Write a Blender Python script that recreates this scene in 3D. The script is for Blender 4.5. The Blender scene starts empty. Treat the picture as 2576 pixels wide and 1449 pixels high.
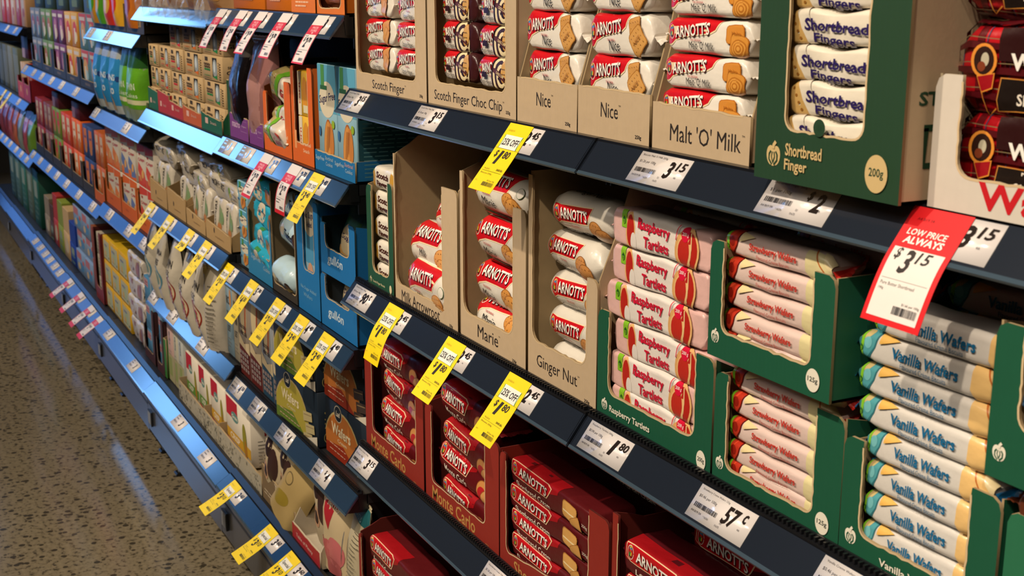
import bpy, bmesh, math, random
from mathutils import Vector, Matrix, noise, geometry
random.seed(7)
R = math.radians
SC = bpy.context.scene
COL = SC.collection
PI = math.pi

# ---------------------------------------------------------------- camera, world, lights, exposure
cam_d = bpy.data.cameras.new('camera'); cam = bpy.data.objects.new('camera', cam_d); COL.objects.link(cam)
cam_d.sensor_width = 36.0; cam_d.lens = 36.0*3200/2576
cam.location = (0, -.85, 1.63)
_P, _A = R(13.38), R(27.2)
_F = Vector((-math.cos(_A)*math.cos(_P), math.sin(_A)*math.cos(_P), -math.sin(_P)))
cam.rotation_euler = _F.to_track_quat('-Z', 'Y').to_euler()
cam_d.clip_start = .05; cam_d.clip_end = 100
cam_d.dof.use_dof = True; cam_d.dof.focus_distance = 1.9; cam_d.dof.aperture_fstop = 13.0
SC.camera = cam
SC.view_settings.view_transform = 'Standard'; SC.view_settings.look = 'None'
SC.view_settings.gamma = 1.0; SC.view_settings.use_curve_mapping = False
SC.view_settings.exposure = 0.0
SC.cycles.max_bounces = 6; SC.cycles.diffuse_bounces = 3; SC.cycles.glossy_bounces = 4
SC.cycles.transmission_bounces = 4; SC.cycles.transparent_max_bounces = 8
SC.cycles.sample_clamp_indirect = 4.0
SC.cycles.use_denoising = True

w = bpy.data.worlds.new('world'); SC.world = w; w.use_nodes = True
nt = w.node_tree; bg = nt.nodes['Background']
bg.inputs[0].default_value = (.21, .49, 1.0, 1); bg.inputs[1].default_value = 6.2   # blue daylight beyond the shop windows

def light(name, kind, loc, target, power, col, size=.1, spot=None, blend=.4, size_y=None):
    d = bpy.data.lights.new(name, kind); o = bpy.data.objects.new(name, d); COL.objects.link(o)
    o.location = loc; d.energy = power; d.color = col
    if kind == 'AREA':
        d.size = size
        if size_y: d.shape = 'RECTANGLE'; d.size_y = size_y
    else: d.shadow_soft_size = size
    if spot: d.spot_size = R(spot); d.spot_blend = blend
    o.rotation_euler = (Vector(target)-Vector(loc)).to_track_quat('-Z', 'Y').to_euler()
    return o
WARM = (1.0, .84, .64)
LX = (-9.2, -7.0, -4.9, -3.15, -1.75, -.35, .9)
for i, x in enumerate(LX):                                       # track spotlights above the aisle
    light('track_light', 'SPOT', (x, -1.75, 3.35), (x-.15, .05, .9), 178, WARM, .035, 74, .6)
light('ceiling_fill', 'AREA', (-.9, -3.4, 3.9), (-.9, -3.4, 0), 110, (1, .88, .72), 5, size_y=2.2)  # added soft fill under the ceiling, no fitting behind it

# ---------------------------------------------------------------- materials
def lin(c): return c/12.92 if c <= .04045 else ((c+.055)/1.055)**2.4
def rgb(h): h = h.lstrip('#'); return tuple(lin(int(h[i:i+2], 16)/255) for i in (0, 2, 4))
_M = {}
KIND = {  # rough, spec, coat, bump scale, bump strength, colour variation
    'film': (.33, .45, .25, 42, .34, .03), 'card': (.82, .25, 0, 260, .10, .07), 'ink': (.55, .35, 0, 260, .06, .05),
    'box': (.55, .3, .0, 60, .04, .04), 'panel': (.3, .4, .2, 20, .03, .05), 'paper': (.5, .4, 0, 300, .03, .02), 'gloss': (.16, .5, .9, 60, .02, .02), 'metal': (.42, .5, 0, 90, .04, .05),
    'plastic': (.33, .5, 0, 120, .03, .04), 'strip': (.17, .5, .8, 9, .04, .06), 'matte': (.9, .2, 0, 40, .1, .08),
    'foil': (.22, .9, .3, 30, .5, .05), 'food': (.7, .3, 0, 180, .5, .25)}
def mat(h, kind='film'):
    k = (h, kind)
    if k in _M: return _M[k]
    m = bpy.data.materials.new(f'{kind}_{h.strip("#")}'); m.use_nodes = True
    t = m.node_tree; b = t.nodes['Principled BSDF']
    ro, sp, coat, sc, st, var = KIND[kind]
    c = rgb(h); b.inputs['Roughness'].default_value = ro
    b.inputs['Specular IOR Level'].default_value = sp; b.inputs['Coat Weight'].default_value = coat
    b.inputs['Coat Roughness'].default_value = .12
    if kind == 'foil': b.inputs['Metallic'].default_value = .75
    tc = t.nodes.new('ShaderNodeTexCoord')
    n = t.nodes.new('ShaderNodeTexNoise'); n.inputs['Scale'].default_value = sc; n.inputs['Detail'].default_value = 3
    t.links.new(tc.outputs['Object'], n.inputs['Vector'])
    bp = t.nodes.new('ShaderNodeBump'); bp.inputs['Strength'].default_value = st; bp.inputs['Distance'].default_value = .004 if kind in ('film','foil') else .001
    if kind in ('card', 'ink'):
        wv = t.nodes.new('ShaderNodeTexWave'); wv.inputs['Scale'].default_value = 45; wv.bands_direction = 'X'
        wv.inputs['Distortion'].default_value = 1.2; t.links.new(tc.outputs['Object'], wv.inputs['Vector'])
        ad = t.nodes.new('ShaderNodeMath'); ad.operation = 'ADD'
        t.links.new(n.outputs['Fac'], ad.inputs[0]); t.links.new(wv.outputs['Fac'], ad.inputs[1])
        t.links.new(ad.outputs[0], bp.inputs['Height'])
    else: t.links.new(n.outputs['Fac'], bp.inputs['Height'])
    t.links.new(bp.outputs[0], b.inputs['Normal'])
    n2 = t.nodes.new('ShaderNodeTexNoise'); n2.inputs['Scale'].default_value = sc*.3; n2.inputs['Detail'].default_value = 5
    t.links.new(tc.outputs['Object'], n2.inputs['Vector'])
    mx = t.nodes.new('ShaderNodeMix'); mx.data_type = 'RGBA'
    mx.inputs[6].default_value = (*[max(0, x*(1-var)) for x in c], 1); mx.inputs[7].default_value = (*[min(1, x*(1+var)) for x in c], 1)
    t.links.new(n2.outputs['Fac'], mx.inputs[0]); t.links.new(mx.outputs[2], b.inputs['Base Color'])
    _M[k] = m
    return m
def clear_film():
    k = ('clear', 'x')
    if k in _M: return _M[k]
    m = bpy.data.materials.new('clear_film'); m.use_nodes = True; t = m.node_tree
    b = t.nodes['Principled BSDF']; b.inputs['Base Color'].default_value = (.8, .82, .85, 1); b.inputs['Alpha'].default_value = .22
    b.inputs['Roughness'].default_value = .12; b.inputs['Specular IOR Level'].default_value = .9
    n = t.nodes.new('ShaderNodeTexNoise'); n.inputs['Scale'].default_value = 26; n.inputs['Detail'].default_value = 4
    tc = t.nodes.new('ShaderNodeTexCoord'); t.links.new(tc.outputs['Object'], n.inputs['Vector'])
    bp = t.nodes.new('ShaderNodeBump'); bp.inputs['Strength'].default_value = .8; bp.inputs['Distance'].default_value = .01
    t.links.new(n.outputs['Fac'], bp.inputs['Height']); t.links.new(bp.outputs[0], b.inputs['Normal'])
    _M[k] = m
    return m

# ---------------------------------------------------------------- flat artwork (polygons in metres on a face)
_T = {}
def glyphs(s, bold=0.0, shear=0.0):
    """outline text as triangles, normalised to a 1 x 1 box"""
    k = (s, bold, shear)
    if k in _T: return _T[k]
    cu = bpy.data.curves.new('lettering', 'FONT'); cu.body = s; cu.offset = bold; cu.shear = shear; cu.resolution_u = 2
    o = bpy.data.objects.new('lettering', cu)
    me = o.to_mesh()
    V = [(v.co.x, v.co.y) for v in me.vertices]; T = [tuple(p.vertices) for p in me.polygons]
    o.to_mesh_clear(); bpy.data.objects.remove(o); bpy.data.curves.remove(cu)
    if not V: V, T = [(0, 0), (1, 0), (1, 1)], []
    x0 = min(v[0] for v in V); x1 = max(v[0] for v in V); y0 = min(v[1] for v in V); y1 = max(v[1] for v in V)
    V = [((v[0]-x0)/(x1-x0+1e-9), (v[1]-y0)/(y1-y0+1e-9)) for v in V]
    _T[k] = (V, T)
    return _T[k]
class Art:
    def __init__(s): s.it = []
    def poly(s, pts, c):
        tr = geometry.tessellate_polygon([[Vector((p[0], p[1], 0)) for p in pts]])
        s.it.append((list(pts), [tuple(t) for t in tr], c)); return s
    def rect(s, x0, y0, x1, y1, c): s.it.append(([(x0, y0), (x1, y0), (x1, y1), (x0, y1)], [(0, 1, 2, 3)], c)); return s
    def ell(s, cx, cy, rx, ry, c, rot=0, n=20):
        a = R(rot)
        pts = []
        for i in range(n):
            x, y = rx*math.cos(2*PI*i/n), ry*math.sin(2*PI*i/n)
            pts.append((cx+x*math.cos(a)-y*math.sin(a), cy+x*math.sin(a)+y*math.cos(a)))
        s.it.append((pts, [tuple(range(n))], c)); return s
    def stroke(s, pts, w, c):
        L, Rr = [], []
        for i, p in enumerate(pts):
            a = pts[max(0, i-1)]; b = pts[min(len(pts)-1, i+1)]
            dx, dy = b[0]-a[0], b[1]-a[1]; l = math.hypot(dx, dy)+1e-9
            L.append((p[0]-dy/l*w/2, p[1]+dx/l*w/2)); Rr.append((p[0]+dy/l*w/2, p[1]-dx/l*w/2))
        V = L+Rr; n = len(pts)
        s.it.append((V, [(i, i+n, i+n+1, i+1) for i in range(n-1)], c)); return s
    def text(s, t, x, y, w, h, c, bold=0.0, shear=0.0, rot=0, al='c'):
        V, T = glyphs(t, bold, shear)
        ox = {'c': -.5, 'l': 0, 'r': -1}[al]; a = R(rot); P = []
        for vx, vy in V:
            X, Y = (vx+ox)*w, (vy-.5)*h
            P.append((x+X*math.cos(a)-Y*math.sin(a), y+X*math.sin(a)+Y*math.cos(a)))
        s.it.append((P, T, c)); return s
    def moved(s, dx, dy, k=1.0):
        b = Art(); b.it = [([(x*k+dx, y*k+dy) for x, y in V], T, c) for V, T, c in s.it]; return b
    def add(s, o): s.it += o.it; return s
def cut(V, T, us, vs, clip):
    """slice 2-D faces along grid lines so that they follow a curved surface, and clip them to it"""
    x0 = min(v[0] for v in V); x1 = max(v[0] for v in V); y0 = min(v[1] for v in V); y1 = max(v[1] for v in V)
    cu = [u for u in us if x0 < u < x1]; cv = [v for v in vs if y0 < v < y1]
    cl = []
    if clip:
        if x0 < clip[0]: cl.append(((clip[0], 0, 0), (-1, 0, 0)))
        if x1 > clip[1]: cl.append(((clip[1], 0, 0), (1, 0, 0)))
        if y0 < clip[2]: cl.append(((0, clip[2], 0), (0, -1, 0)))
        if y1 > clip[3]: cl.append(((0, clip[3], 0), (0, 1, 0)))
    if not cu and not cv and not cl: return V, T
    bm = bmesh.new(); bv = [bm.verts.new((x, y, 0)) for x, y in V]
    for f in T:
        try: bm.faces.new([bv[i] for i in f])
        except ValueError: pass
    for co, no in cl:
        bmesh.ops.bisect_plane(bm, geom=bm.verts[:]+bm.edges[:]+bm.faces[:], dist=1e-7, plane_co=co, plane_no=no, clear_outer=True)
    for u in cu: bmesh.ops.bisect_plane(bm, geom=bm.verts[:]+bm.edges[:]+bm.faces[:], dist=1e-7, plane_co=(u, 0, 0), plane_no=(1, 0, 0))
    for v in cv: bmesh.ops.bisect_plane(bm, geom=bm.verts[:]+bm.edges[:]+bm.faces[:], dist=1e-7, plane_co=(0, v, 0), plane_no=(0, 1, 0))
    bm.verts.index_update()
    V2 = [(v.co.x, v.co.y) for v in bm.verts]; T2 = [tuple(v.index for v in f.verts) for f in bm.faces]
    bm.free()
    return V2, T2

# ---------------------------------------------------------------- mesh builder
class MB:
    def __init__(s): s.v = []; s.f = []; s.m = []; s.n = []; s.mats = []; s.any_n = False
    def mi(s, m):
        if m not in s.mats: s.mats.append(m)
        return s.mats.index(m)
    def add(s, V, F, m, N=None):
        o = len(s.v); s.v += [tuple(p) for p in V]
        s.n += [tuple(q) for q in N] if N else [(0, 0, 0)]*len(V)
        if N: s.any_n = True
        i = s.mi(m)
        for f in F:
            if N:
                p, q, r = V[f[0]], V[f[1]], V[f[2]]; n = N[f[0]]; n2 = N[f[1]]
                a = (q[0]-p[0], q[1]-p[1], q[2]-p[2]); b = (r[0]-p[0], r[1]-p[1], r[2]-p[2])
                d = (a[1]*b[2]-a[2]*b[1])*(n[0]+n2[0])+(a[2]*b[0]-a[0]*b[2])*(n[1]+n2[1])+(a[0]*b[1]-a[1]*b[0])*(n[2]+n2[2])
                if d < 0: f = f[::-1]
            s.f.append(tuple(a+o for a in f)); s.m.append(i)
    def box(s, x0, x1, y0, y1, z0, z1, m):
        V = [(x, y, z) for x in (x0, x1) for y in (y0, y1) for z in (z0, z1)]
        s.add(V, [(0, 1, 3, 2), (4, 6, 7, 5), (0, 4, 5, 1), (2, 3, 7, 6), (0, 2, 6, 4), (1, 5, 7, 3)], m)
    def bar(s, prof, x0, x1, m):
        """closed (y, z) profile swept along x"""
        n = len(prof); V = [(x0, y, z) for y, z in prof]+[(x1, y, z) for y, z in prof]
        F = [(i, (i+1) % n, n+(i+1) % n, n+i) for i in range(n)]
        tr = geometry.tessellate_polygon([[Vector((y, z, 0)) for y, z in prof]])
        F += [tuple(t) for t in tr]+[tuple(n+a for a in t) for t in tr]
        s.add(V, F, m)
    def plate(s, pts, y0, y1, m, me=None):
        """2-D (x, z) outline as a board between y0 (front) and y1, edges in me"""
        n = len(pts); tr = geometry.tessellate_polygon([[Vector((p[0], p[1], 0)) for p in pts]])
        s.add([(x, y0, z) for x, z in pts], [tuple(t) for t in tr], m)
        s.add([(x, y1, z) for x, z in pts], [tuple(t) for t in tr], me or m)
        s.add([(x, y0, z) for x, z in pts]+[(x, y1, z) for x, z in pts], [(i, (i+1) % n, n+(i+1) % n, n+i) for i in range(n)], me or m)
    def art(s, art, fn, kind='film', us=(), vs=(), clip=None, e0=.0003, de=.00012):
        for k, (V, T, c) in enumerate(art.it):
            if us or vs or clip: V, T = cut(V, T, us, vs, clip)
            if not V: continue
            PN = [fn(x, y, e0+de*k) for x, y in V]
            s.add([p for p, q in PN], T, mat(c, kind) if isinstance(c, str) else c, [q for p, q in PN])
    def mesh(s, name):
        me = bpy.data.meshes.new(name); me.from_pydata(s.v, [], s.f)
        for m in s.mats: me.materials.append(m)
        me.polygons.foreach_set('material_index', s.m)
        bm = bmesh.new(); bm.from_mesh(me); bm.faces.ensure_lookup_table()
        fl = [bm.faces[i] for i, f in enumerate(s.f) if not any(s.n[f[0]])]
        if fl: bmesh.ops.recalc_face_normals(bm, faces=fl)
        bm.to_mesh(me); bm.free()
        if s.any_n:
            sm = [any(abs(s.n[i][0])+abs(s.n[i][1])+abs(s.n[i][2]) > 0 for i in f) for f in s.f]
            me.polygons.foreach_set('use_smooth', sm)
            me.normals_split_custom_set_from_vertices(s.n)
        me.update()
        return me
def flat(x=0, y=0, z=0):
    """artwork on a vertical face looking towards -y; local (u, v) -> (x+u, y, z+v)"""
    return lambda u, v, e: ((x+u, y-e, z+v), (0, -1, 0))
def side(x=0, y=0, z=0):
    """artwork on a face looking towards +x, reading towards +y"""
    return lambda u, v, e: ((x+e, y+u, z+v), (1, 0, 0))
def top(x=0, y=0, z=0):
    return lambda u, v, e: ((x+u, y+v, z+e), (0, 0, 1))

# ---------------------------------------------------------------- objects
def obj(name, mb, parent=None, loc=(0, 0, 0), rot=(0, 0, 0), label=None, cat=None, group=None, kind=None):
    me = mb.mesh(name) if isinstance(mb, MB) else mb
    o = bpy.data.objects.new(name, me); COL.objects.link(o); o.location = loc; o.rotation_euler = rot
    if parent: o.parent = parent
    for k, v in (('label', label), ('category', cat), ('group', group), ('kind', kind)):
        if v: o[k] = v
    return o
def thing(name, label, cat, loc, rot=(0, 0, 0), group=None):
    o = bpy.data.objects.new(name, None); COL.objects.link(o); o.location = loc; o.rotation_euler = rot
    o['label'] = label; o['category'] = cat
    if group: o['group'] = group
    return o
PROTO = {}
def place(key, maker, loc, rot, label, cat, group=None, scale=None):
    """first use builds the thing with its parts, later uses copy it and each part"""
    if key not in PROTO: PROTO[key] = maker()
    name, root, parts = PROTO[key]
    o = bpy.data.objects.new(name, root); COL.objects.link(o); o.location = loc; o.rotation_euler = rot
    if scale: o.scale = scale
    o['label'] = label; o['category'] = cat
    if group: o['group'] = group
    for pn, pm, pl in parts:
        c = bpy.data.objects.new(pn, pm); COL.objects.link(c); c.parent = o
        if pl: c['label'] = pl
    return o
ORD = ['topmost', 'second from top', 'third from top', 'fourth from top', 'fifth from top', 'sixth from top', 'seventh from top', 'eighth from top']

# ---------------------------------------------------------------- wrapped packs
def superprof(a, b, e):
    """closed cross section (y, z) sampled so that flat runs and corners both get lines; v = arc length from the front centre"""
    n = 720; P = []
    for i in range(n+1):
        t = -PI+2*PI*i/n; c, s_ = math.cos(t), math.sin(t)
        P.append((-a*math.copysign(abs(c)**(2/e), c), b*math.copysign(abs(s_)**(2/e), s_)))
    L = [0]
    for i in range(n): L.append(L[-1]+math.hypot(P[i+1][0]-P[i][0], P[i+1][1]-P[i][1]))
    off = L[n//2]; L = [l-off for l in L]
    W = [0]
    for i in range(1, n):
        a0 = math.atan2(P[i][1]-P[i-1][1], P[i][0]-P[i-1][0]); a1 = math.atan2(P[i+1][1]-P[i][1], P[i+1][0]-P[i][0])
        d = abs((a1-a0+PI) % (2*PI)-PI)
        W.append(W[-1]+d/(2*PI)*1.3+(L[i+1]-L[i])/(L[-1]-L[0])*.7)
    W.append(W[-1]); m = 30; idx = []
    j = 0
    for k in range(m):
        while W[j] < W[-1]*k/m: j += 1
        if not idx or j > idx[-1]: idx.append(j)
    if idx[0] != 0: idx.insert(0, 0)
    if idx[-1] < n-3: idx.append(n)
    return [P[i] for i in idx], [L[i] for i in idx]
class Skin:
    """a wrapped pack lying along x: flat-ish, square or round in section, gathered at both ends"""
    def __init__(s, L, H, D, e=6, tl=.014, zk=.12, yk=.85, puff=.0012, seed=0, nu=9, ends=0):
        prof, s.vs = superprof(D/2, H/2, e)
        s.us = [-L/2, -L/2+tl*.35, -L/2+tl]+[-L/2+tl+(L-2*tl)*i/nu for i in range(1, nu)]+[L/2-tl, L/2-tl*.35, L/2]
        s.P = []
        for u in s.us:
            d = (L/2-abs(u))/tl; k = 1 if d >= 1 else math.sqrt(max(0, 1-(1-d)**2))
            kz = zk+(1-zk)*k; ky = yk+(1-yk)*k; row = []
            for (y, z) in prof:
                q = noise.noise(Vector((u*22+seed*7.3, z*40, y*40+seed)))*puff*2
                q += noise.noise(Vector((u*70+seed, z*90, y*90)))*puff*.7
                row.append(Vector((u, y*ky*(1+q/(D/2))+D/2, z*kz*(1+q/(H/2))+H/2)))
            row[-1] = row[0].copy()
            s.P.append(row)
        nu_, nv = len(s.us), len(s.vs); s.N = []
        for i in range(nu_):
            row = []
            for j in range(nv):
                a = s.P[min(i+1, nu_-1)][j]-s.P[max(i-1, 0)][j]
                jm = j-1 if j > 0 else nv-2; jp = j+1 if j < nv-1 else 1
                b = s.P[i][jp]-s.P[i][jm]
                nn = a.cross(b)
                row.append(nn.normalized() if nn.length > 1e-12 else Vector((0, -1, 0)))
            s.N.append(row)
        s.L, s.H, s.D = L, H, D
    def at(s, u, v, e):
        u = min(max(u, s.us[0]), s.us[-1]); v = min(max(v, s.vs[0]), s.vs[-1])
        i = 0
        while i < len(s.us)-2 and s.us[i+1] < u-1e-9: i += 1
        j = 0
        while j < len(s.vs)-2 and s.vs[j+1] < v-1e-9: j += 1
        a = (u-s.us[i])/(s.us[i+1]-s.us[i]); b = (v-s.vs[j])/(s.vs[j+1]-s.vs[j])
        f = lambda G: G[i][j]*(1-a)*(1-b)+G[i+1][j]*a*(1-b)+G[i][j+1]*(1-a)*b+G[i+1][j+1]*a*b
        n = f(s.N).normalized()
        return tuple(f(s.P)+n*e), tuple(n)
    def body(s, mb, m):
        nv = len(s.vs); V = [p for r in s.P for p in r]; N = [n for r in s.N for n in r]; F = []
        for i in range(len(s.us)-1):
            for j in range(nv-1): a = i*nv+j; F.append((a, a+nv, a+nv+1, a+1))
        mb.add(V, F, m, N)
        for r in (s.P[0], s.P[-1]): mb.add([p for p in r[:-1]], [tuple(range(nv-1))], m)
def seal(L, H, D, sgn, m, w=.013, yk=.85, teeth=8, zc=None, tw=0):
    """crimped end seal with a zigzag edge, ridged across"""
    mb = MB(); x0 = sgn*(L/2-.001); n = teeth*2; zc = H/2 if zc is None else zc
    V, F = [], []
    for r in range(5):
        for k in range(n+1):
            y = -D/2*yk+D*yk*k/n
            x = x0+sgn*(w*r/4 + (.0016*(k % 2) if r == 4 else 0))
            ang = tw*r/4
            z = zc+(.0007 if r % 2 else -.0007)+math.sin(k*.9)*.0012*r/4
            yy, zz = y*math.cos(ang)-(z-zc)*math.sin(ang), zc+y*math.sin(ang)+(z-zc)*math.cos(ang)
            V.append((x, yy+D/2, zz))
    for r in range(4):
        for k in range(n): a = r*(n+1)+k; F.append((a, a+1, a+n+2, a+n+1))
    o = len(V); V2 = V+[(x, y, z+.0006) for x, y, z in V]
    F2 = F+[tuple(i+o for i in f) for f in F]
    mb.add(V2, F2, m)
    return mb.mesh('end_seal')
def wrap(name, L, H, D, base, art, e=6, tl=.014, zk=.12, yk=.85, puff=.0012, seed=0, sealc=None, w=.013, kind='film', nu=9, tw=0, extra=None):
    sk = Skin(L, H, D, e, tl, zk, yk, puff, seed, nu); mb = MB(); sk.body(mb, mat(base, kind))
    V0 = sk.vs[0]+1e-4; V1 = sk.vs[-1]-1e-4
    mb.art(art, sk.at, kind, sk.us, sk.vs, (-L/2+.0005, L/2-.0005, V0, V1), e0=.0004)
    parts = []
    sm = mat(sealc or base, kind)
    for sg in (-1, 1): parts.append(('end_seal', seal(L, H, D, sg, sm, w, yk, tw=tw), extra))
    return name, mb.mesh(name), parts

# ---------------------------------------------------------------- emblems and pictures
def parrot(A, cx, cy, r):
    A.ell(cx, cy, r*.72, r, '#e9e2cf').ell(cx, cy, r*.62, r*.9, '#a5141c')
    A.ell(cx+r*.05, cy+r*.5, r*.3, r*.3, '#3f8fc4').ell(cx+r*.1, cy+r*.05, r*.28, r*.42, '#d23c22', 20)
    A.ell(cx-r*.12, cy-r*.3, r*.24, r*.4, '#3f7a35', -15).ell(cx+r*.2, cy-r*.25, r*.14, r*.3, '#e0b23a', -10)
    A.ell(cx+r*.12, cy+r*.8, r*.2, r*.16, '#e0b23a', 30)
    A.stroke([(cx-r*.3, cy-r*.55), (cx+r*.4, cy-r*.5)], r*.1, '#3a2018')
def apple(A, cx, cy, r, fg, bgc):
    A.ell(cx-r*.3, cy, r*.55, r*.8, fg, 8).ell(cx+r*.3, cy, r*.55, r*.8, fg, -8).ell(cx, cy-r*.35, r*.5, r*.5, fg)
    for sg in (-1, 1):
        A.stroke([(cx+sg*r*.12, cy-r*.75), (cx+sg*r*.5, cy-r*.35), (cx+sg*r*.5, cy+r*.1), (cx+sg*r*.3, cy+r*.35)], r*.17, bgc)
        A.stroke([(cx+sg*r*.0, cy-r*.6), (cx+sg*r*.2, cy-r*.1), (cx+sg*r*.12, cy+r*.3)], r*.11, bgc)
    A.stroke([(cx, cy+r*.55), (cx+r*.05, cy+r*.85), (cx+r*.3, cy+r*1.15)], r*.3, fg)
def biscuit(A, cx, cy, w, h, rot=0, c='#cf8f45', rim='#a8662a', dots=True, sq=True, word=None):
    a = R(rot); pt = lambda x, y: (cx+x*math.cos(a)-y*math.sin(a), cy+x*math.sin(a)+y*math.cos(a))
    if sq:
        def outline(k):
            P = []
            for i in range(28):
                t = 2*PI*i/28; x = math.copysign(abs(math.cos(t))**.35, math.cos(t))*w/2*k; y = math.copysign(abs(math.sin(t))**.35, math.sin(t))*h/2*k
                q = 1+.03*(i % 2); P.append(pt(x*q, y*q))
            return P
        A.poly(outline(1), rim); A.poly(outline(.92), c)
    else: A.ell(cx, cy, w/2, h/2, rim, rot, 26); A.ell(cx, cy, w*.46, h*.46, c, rot, 26)
    if dots:
        for i in range(4):
            for j in range(3):
                p = pt((i-1.5)*w*.22, (j-1)*h*.28)
                if i in (1, 2) and j == 1: continue
                A.ell(p[0], p[1], w*.022, w*.022, '#7d4a1e', 0, 6)
    if word: A.text(word, cx, cy, w*.5, h*.16, '#a06a30', .02, 0, rot)
def lines(A, x, y, w, n, dy, c, h=.0008):
    rr = random.Random(int(abs(x*1e4)+abs(y*1e4)))
    for i in range(n):
        xx = x; e = x+w*rr.uniform(.6, 1)
        while xx < e: q = w*rr.uniform(.08, .2); A.rect(xx, y-i*dy, min(xx+q, e), y-i*dy+h, c); xx += q+w*.03
def barcode(A, x, y, w, h, c='#2a2a30'):
    rr = random.Random(5); xx = x
    while xx < x+w: q = rr.choice((.012, .02, .035))*w; A.rect(xx, y, xx+q, y+h, c); xx += q+rr.choice((.014, .025))*w
WHITE, RED, CREAM, INK = '#eee8e0', '#c8101c', '#ecd6ae', '#2a2220'
def maker_mark(A, x0, x1, y, h, rot=5, shadow='#4a0c10', c='#f4efe6'):
    """the red-band lettering"""
    A.text("ARNOTT'S", (x0+x1)/2+h*.05, y-h*.07, x1-x0, h, shadow, .035, 0, rot)
    A.text("ARNOTT'S", (x0+x1)/2, y, x1-x0, h, c, .02, 0, rot)
# ---------------------------------------------------------------- structure
floor_m = bpy.data.materials.new('polished_concrete'); floor_m.use_nodes = True
def _floor():
    t = floor_m.node_tree; b = t.nodes['Principled BSDF']; N = t.nodes.new; Lk = t.links.new
    tc = N('ShaderNodeTexCoord'); mp = N('ShaderNodeMapping'); Lk(tc.outputs['Object'], mp.inputs[0])
    v = N('ShaderNodeTexVoronoi'); v.inputs['Scale'].default_value = 36; v.inputs['Randomness'].default_value = 1; Lk(mp.outputs[0], v.inputs['Vector'])
    n = N('ShaderNodeTexNoise'); n.inputs['Scale'].default_value = 60; n.inputs['Detail'].default_value = 5; n.inputs['Roughness'].default_value = .65; Lk(mp.outputs[0], n.inputs['Vector'])
    n2 = N('ShaderNodeTexNoise'); n2.inputs['Scale'].default_value = 2.5; n2.inputs['Detail'].default_value = 6; Lk(mp.outputs[0], n2.inputs['Vector'])
    c1 = N('ShaderNodeValToRGB'); Lk(n.outputs['Fac'], c1.inputs[0])
    e = c1.color_ramp.elements; e[0].position = .36; e[0].color = (*rgb('#3a342a'), 1); e[1].position = .47; e[1].color = (*rgb('#7c715c'), 1)
    x = e.new(.62); x.color = (*rgb('#857963'), 1); x = e.new(.75); x.color = (*rgb('#938770'), 1)
    sp = N('ShaderNodeSeparateColor'); Lk(v.outputs['Color'], sp.inputs[0])
    g = N('ShaderNodeMath'); g.operation = 'GREATER_THAN'; g.inputs[1].default_value = .62; Lk(sp.outputs[0], g.inputs[0])
    l = N('ShaderNodeMath'); l.operation = 'LESS_THAN'; l.inputs[1].default_value = .34; Lk(v.outputs['Distance'], l.inputs[0])
    mm = N('ShaderNodeMath'); mm.operation = 'MULTIPLY'; Lk(g.outputs[0], mm.inputs[0]); Lk(l.outputs[0], mm.inputs[1])
    mx = N('ShaderNodeMix'); mx.data_type = 'RGBA'; Lk(mm.outputs[0], mx.inputs[0]); Lk(c1.outputs[0], mx.inputs[6]); mx.inputs[7].default_value = (*rgb('#3f392f'), 1)
    m3 = N('ShaderNodeMix'); m3.data_type = 'RGBA'; m3.blend_type = 'MULTIPLY'; m3.inputs[0].default_value = .5; Lk(mx.outputs[2], m3.inputs[6])
    c2 = N('ShaderNodeValToRGB'); Lk(n2.outputs['Fac'], c2.inputs[0]); c2.color_ramp.elements[0].color = (.65, .62, .58, 1); c2.color_ramp.elements[1].color = (1, 1, 1, 1)
    Lk(c2.outputs[0], m3.inputs[7]); Lk(m3.outputs[2], b.inputs['Base Color'])
    r = N('ShaderNodeMapRange'); Lk(n2.outputs['Fac'], r.inputs[0]); r.inputs[3].default_value = .06; r.inputs[4].default_value = .16; Lk(r.outputs[0], b.inputs['Roughness'])
    b.inputs['Specular IOR Level'].default_value = .5
_floor()
def slab(name, x0, x1, y0, y1, z0, z1, m, **k):
    mb = MB(); mb.box(x0, x1, y0, y1, z0, z1, m); return obj(name, mb, kind='structure', **k)
slab('floor', -12.2, 4, -5.2, 3.2, -.1, 0, floor_m)
slab('ceiling', -12.2, 4, -5.2, 3.2, 4.0, 4.1, mat('#4a4845', 'matte'))
slab('wall_near', 4, 4.1, -5.2, 3.2, 0, 4, mat('#6a6660', 'matte'))
slab('wall_back', -12.2, 4.1, 3.2, 3.3, 0, 4, mat('#6a6660', 'matte'))
slab('wall_front', -12.2, 4.1, -5.3, -5.2, 0, 4, mat('#6f6a62', 'matte'))
# unseen end wall; its window openings are shaped for the strip reflections
we = MB(); wm = mat('#5b5854', 'matte')
OP = [(-2.35, -.2, 2.5, 3.5), (-2.35, -.2, .7, 2.4), (-4.2, -2.45, .8, 2.0)]
we.box(-12.2, -12.1, -5.2, 3.2, 0, .7, wm); we.box(-12.2, -12.1, -5.2, 3.2, 3.5, 4, wm); we.box(-12.2, -12.1, -5.2, -4.2, .7, 3.5, wm)
we.box(-12.2, -12.1, -4.2, -2.45, 2.0, 3.5, wm); we.box(-12.2, -12.1, -4.2, -2.45, .7, .8, wm); we.box(-12.2, -12.1, -2.45, -2.35, .7, 3.5, wm); we.box(-12.2, -12.1, -.2, 3.2, .7, 3.5, wm); we.box(-12.2, -12.1, -2.35, -.2, 2.4, 2.5, wm)
obj('wall_end', we, kind='structure')
tint = bpy.data.materials.new('reflection_dimmer'); tint.use_nodes = True  # added filter that dims the middle opening in the strip reflections
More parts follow.
